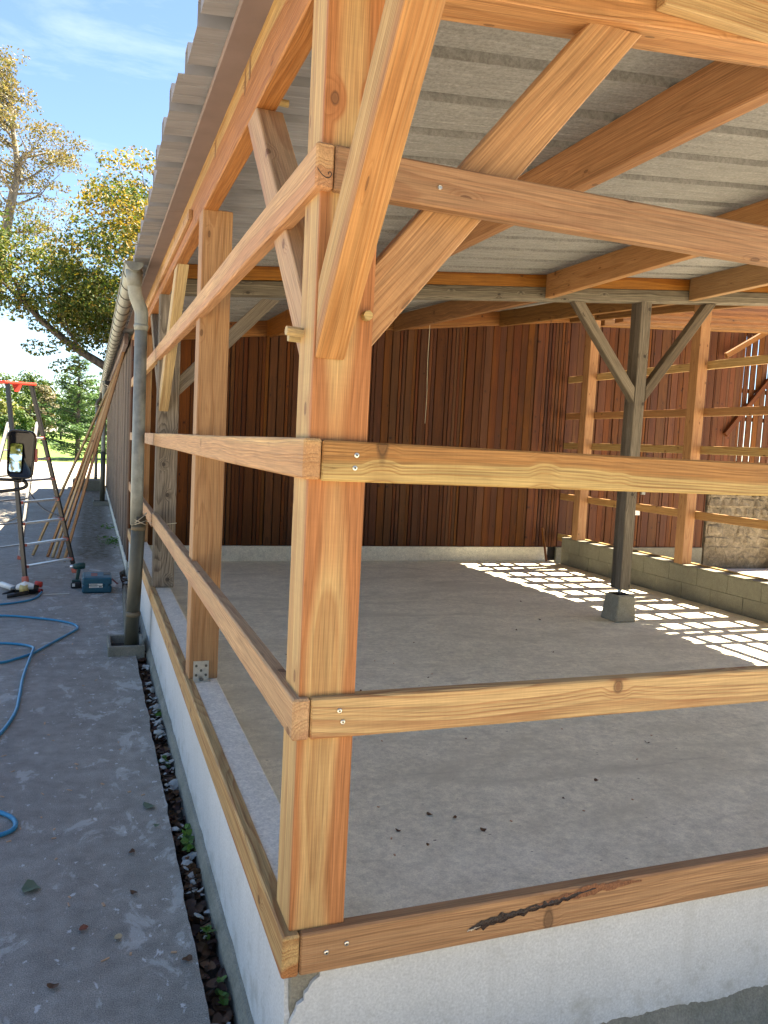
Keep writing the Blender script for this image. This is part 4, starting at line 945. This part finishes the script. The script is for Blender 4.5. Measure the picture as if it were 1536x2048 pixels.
bm.free(); o = leaf_mesh('far_wood', lv, M['leaf_far'], None); tag(o, 'continuous dark wood closing the view behind the single trees', 'wood', kind='stuff')
yt = ['green', 'yellowing', 'dark green', 'rusty', 'light green', 'tall green', 'broad green']
for k, (x, y, h, w, mi) in enumerate([(-19,-15,8,3.6,0),(-12.5,-17,9,3.8,1),(-6,-18,8.5,3.4,0),(0,-17,9,3.6,2),(6,-18,8.5,3.6,1),(12.5,-17,9.5,3.9,0),(19,-16,9,4,0)]):
    bush('dimming_tree', x, y, h, w, yt[k]+' tree added behind the viewer to dim the front light', FA[mi], 2600, .3, 'tree', 'added trees dimming the front light')  # row added out of view to cut front skylight; the mirror reflects it

# ------------------------------------------------------------------ litter, crumbs, weeds in the trench
def flat_leaf(bm, p, s, yaw, tilt, curl=.3):
    m_ = Matrix.Translation(p) @ Matrix.Rotation(yaw, 4, 'Z') @ Matrix.Rotation(tilt, 4, 'X')
    out_ = []
    n = 9
    for k in range(n):
        a = k*2*math.pi/n; r = s*(.62+.38*abs(math.cos(a*1.5)))*rnd.uniform(.8,1.1)
        out_.append(bm.verts.new(m_ @ Vector((r*math.cos(a), r*math.sin(a)*.7, curl*s*(math.cos(a)**2-.3)))))
    c = bm.verts.new(m_ @ Vector((0,0,-.12*s)))
    for k in range(n): bm.faces.new([c, out_[k], out_[(k+1)%n]])
bm = bmesh.new()
for k in range(1500):
    y = -.6 + rnd.random()**1.15*9.6; flat_leaf(bm, Vector((rnd.uniform(-.105,-.035), y, rnd.uniform(-.07,-.012))), rnd.uniform(.014,.036), rnd.uniform(0,6.28), rnd.gauss(0,.7), rnd.uniform(-.4,.6))
o = bm_obj('leaf_litter', bm, M['litter'], None); tag(o, 'dark brown dead leaves filling the trench along the white plinth', 'leaf litter', kind='stuff')
bm = bmesh.new()
for k in range(380):
    y = -.6 + rnd.random()*9.4; s = rnd.uniform(.006,.02) if rnd.random() < .8 else rnd.uniform(.02,.034)
    if noise.noise(Vector((y*2.2,4,0))) < -.12: continue
    b = bmesh.ops.create_icosphere(bm, subdivisions=1, radius=1); c = Vector((rnd.uniform(-.095,-.03), y, rnd.uniform(-.045,-.005)+s*.3)); ro = Matrix.Rotation(rnd.uniform(0,6), 3, 'Z') @ Matrix.Rotation(rnd.gauss(0,.5), 3, 'X')
    for v in b['verts']: q = v.co + noise.noise_vector(v.co*1.7+c*31)*.55; v.co = c + ro @ Vector((q.x*s*1.2, q.y*s, q.z*s*.35))
o = bm_obj('plaster_crumbs', bm, M['crumb'], None); tag(o, 'white plaster flakes scattered among the dead leaves in the trench', 'plaster', kind='stuff')
bm = bmesh.new()
for cx, cy, r, n in ((-.06,1.62,.04,16),(-.05,1.74,.03,10),(-.07,2.6,.03,8),(-.06,.62,.03,8),(-.06,.95,.02,6),(-.05,3.4,.03,8),(-.08,6.3,.03,14),(-.06,7.2,.04,12),(-.13,12.0,.22,170),(-.10,14.0,.2,60),(-.06,5.6,.03,10)):
    for k in range(n):
        flat_leaf(bm, Vector((cx+rnd.gauss(0,r*.45), cy+rnd.gauss(0,r), rnd.uniform(-.02,.03 if cy < 9 else .09))), rnd.uniform(.012,.03), rnd.uniform(0,6.28), rnd.gauss(0,.8))
o = bm_obj('weeds', bm, M['green'], None); tag(o, 'small green weeds sprouting along the foot of the walls', 'weeds', kind='stuff')
# fallen leaves on the asphalt
fl_ = [(-.70,1.42,.055,M['greyleaf'],'large curled grey-green leaf alone on the asphalt'), (-.20,2.03,.042,M['greyleaf'],'grey-green leaf by the plaster splash at the trench edge'), (-.50,1.08,.026,plain('rust_leaf', (.20,.06,.03), .8, var=.3, scale=90),'small rust red leaf on the near asphalt'),
       (-.38,.99,.024,plain('tan_seed', (.45,.33,.18), .8, var=.2),'pale tan winged seed on the near asphalt'), (-.59,.78,.026,M['litter'],'brown leaf near the bottom edge of the asphalt'), (-.30,1.60,.022,M['litter'],'small brown leaf beside the plaster splash'), (-.15,.80,.022,M['litter'],'curled brown leaf close to the trench edge'), (-.18,1.82,.02,M['greyleaf'],'tiny grey leaf at the trench edge'), (-.31,1.27,.02,M['litter'],'brown leaf between the two plaster smudges')]
for x, y, s, mt, lb in fl_:
    bm = bmesh.new(); flat_leaf(bm, Vector((0,0,.008)), s, rnd.uniform(0,6), rnd.gauss(0,.12), .25); o = bm_obj('fallen_leaf', bm, mt, None, loc=(x, y, .003)); tag(o, lb, 'leaf')
ch = None
for k in range(46):
    x, y = (rnd.uniform(-1.0,-.14), rnd.uniform(.3,3.2)) if k < 34 else (rnd.uniform(-.9,-.2), rnd.uniform(3,8))
    if ch is None:
        bm = bmesh.new(); add_box(bm, (-.011,-.003,0), (.011,.003,.003)); ch = bm_obj('wood_chip', bm, M['chip'], None); o = ch
    else: o = dup(ch)
    o.location = (x, y, .001); o.rotation_euler = (0, rnd.gauss(0,.1), rnd.uniform(0,6.28)); s = rnd.uniform(.5,1.5); o.scale = (s, rnd.uniform(.6,1.6), 1)
    tag(o, 'small pale wood chip lying on the grey asphalt', 'wood chip', 'wood chips on the asphalt')
ch = None
fd = [(.82,1.25),(1.12,1.30),(1.20,1.16),(1.02,1.36),(.9,1.1),(1.62,2.2),(1.3,3.2),(2.05,1.5),(2.4,2.6),(1.9,3.4),(2.9,3.0),(3.3,3.9),(2.2,4.4),(3.4,4.7),(1.0,4.2),(1.4,5.4),(4.2,6.0),(3.9,5.1),(2.7,1.9),(1.75,1.35)]
for k, (x, y) in enumerate(fd):
    bm = bmesh.new(); flat_leaf(bm, Vector((0,0,.005)), rnd.uniform(.010,.02), rnd.uniform(0,6), rnd.gauss(0,.3), .5); o = bm_obj('dead_leaf', bm, M['litter'], None, loc=(x, y, .132)); tag(o, 'small dark dead leaf lying on the beige concrete floor', 'leaf', 'dead leaves on the floor')
for k in range(16):
    o = dup(bpy.data.objects['wood_chip']); o.location = (rnd.uniform(.5,3.0), rnd.uniform(.8,4), .132); o.rotation_euler = (0,0,rnd.uniform(0,6)); tag(o, 'small reddish wood chip lying on the beige concrete floor', 'wood chip', 'wood chips on the floor')
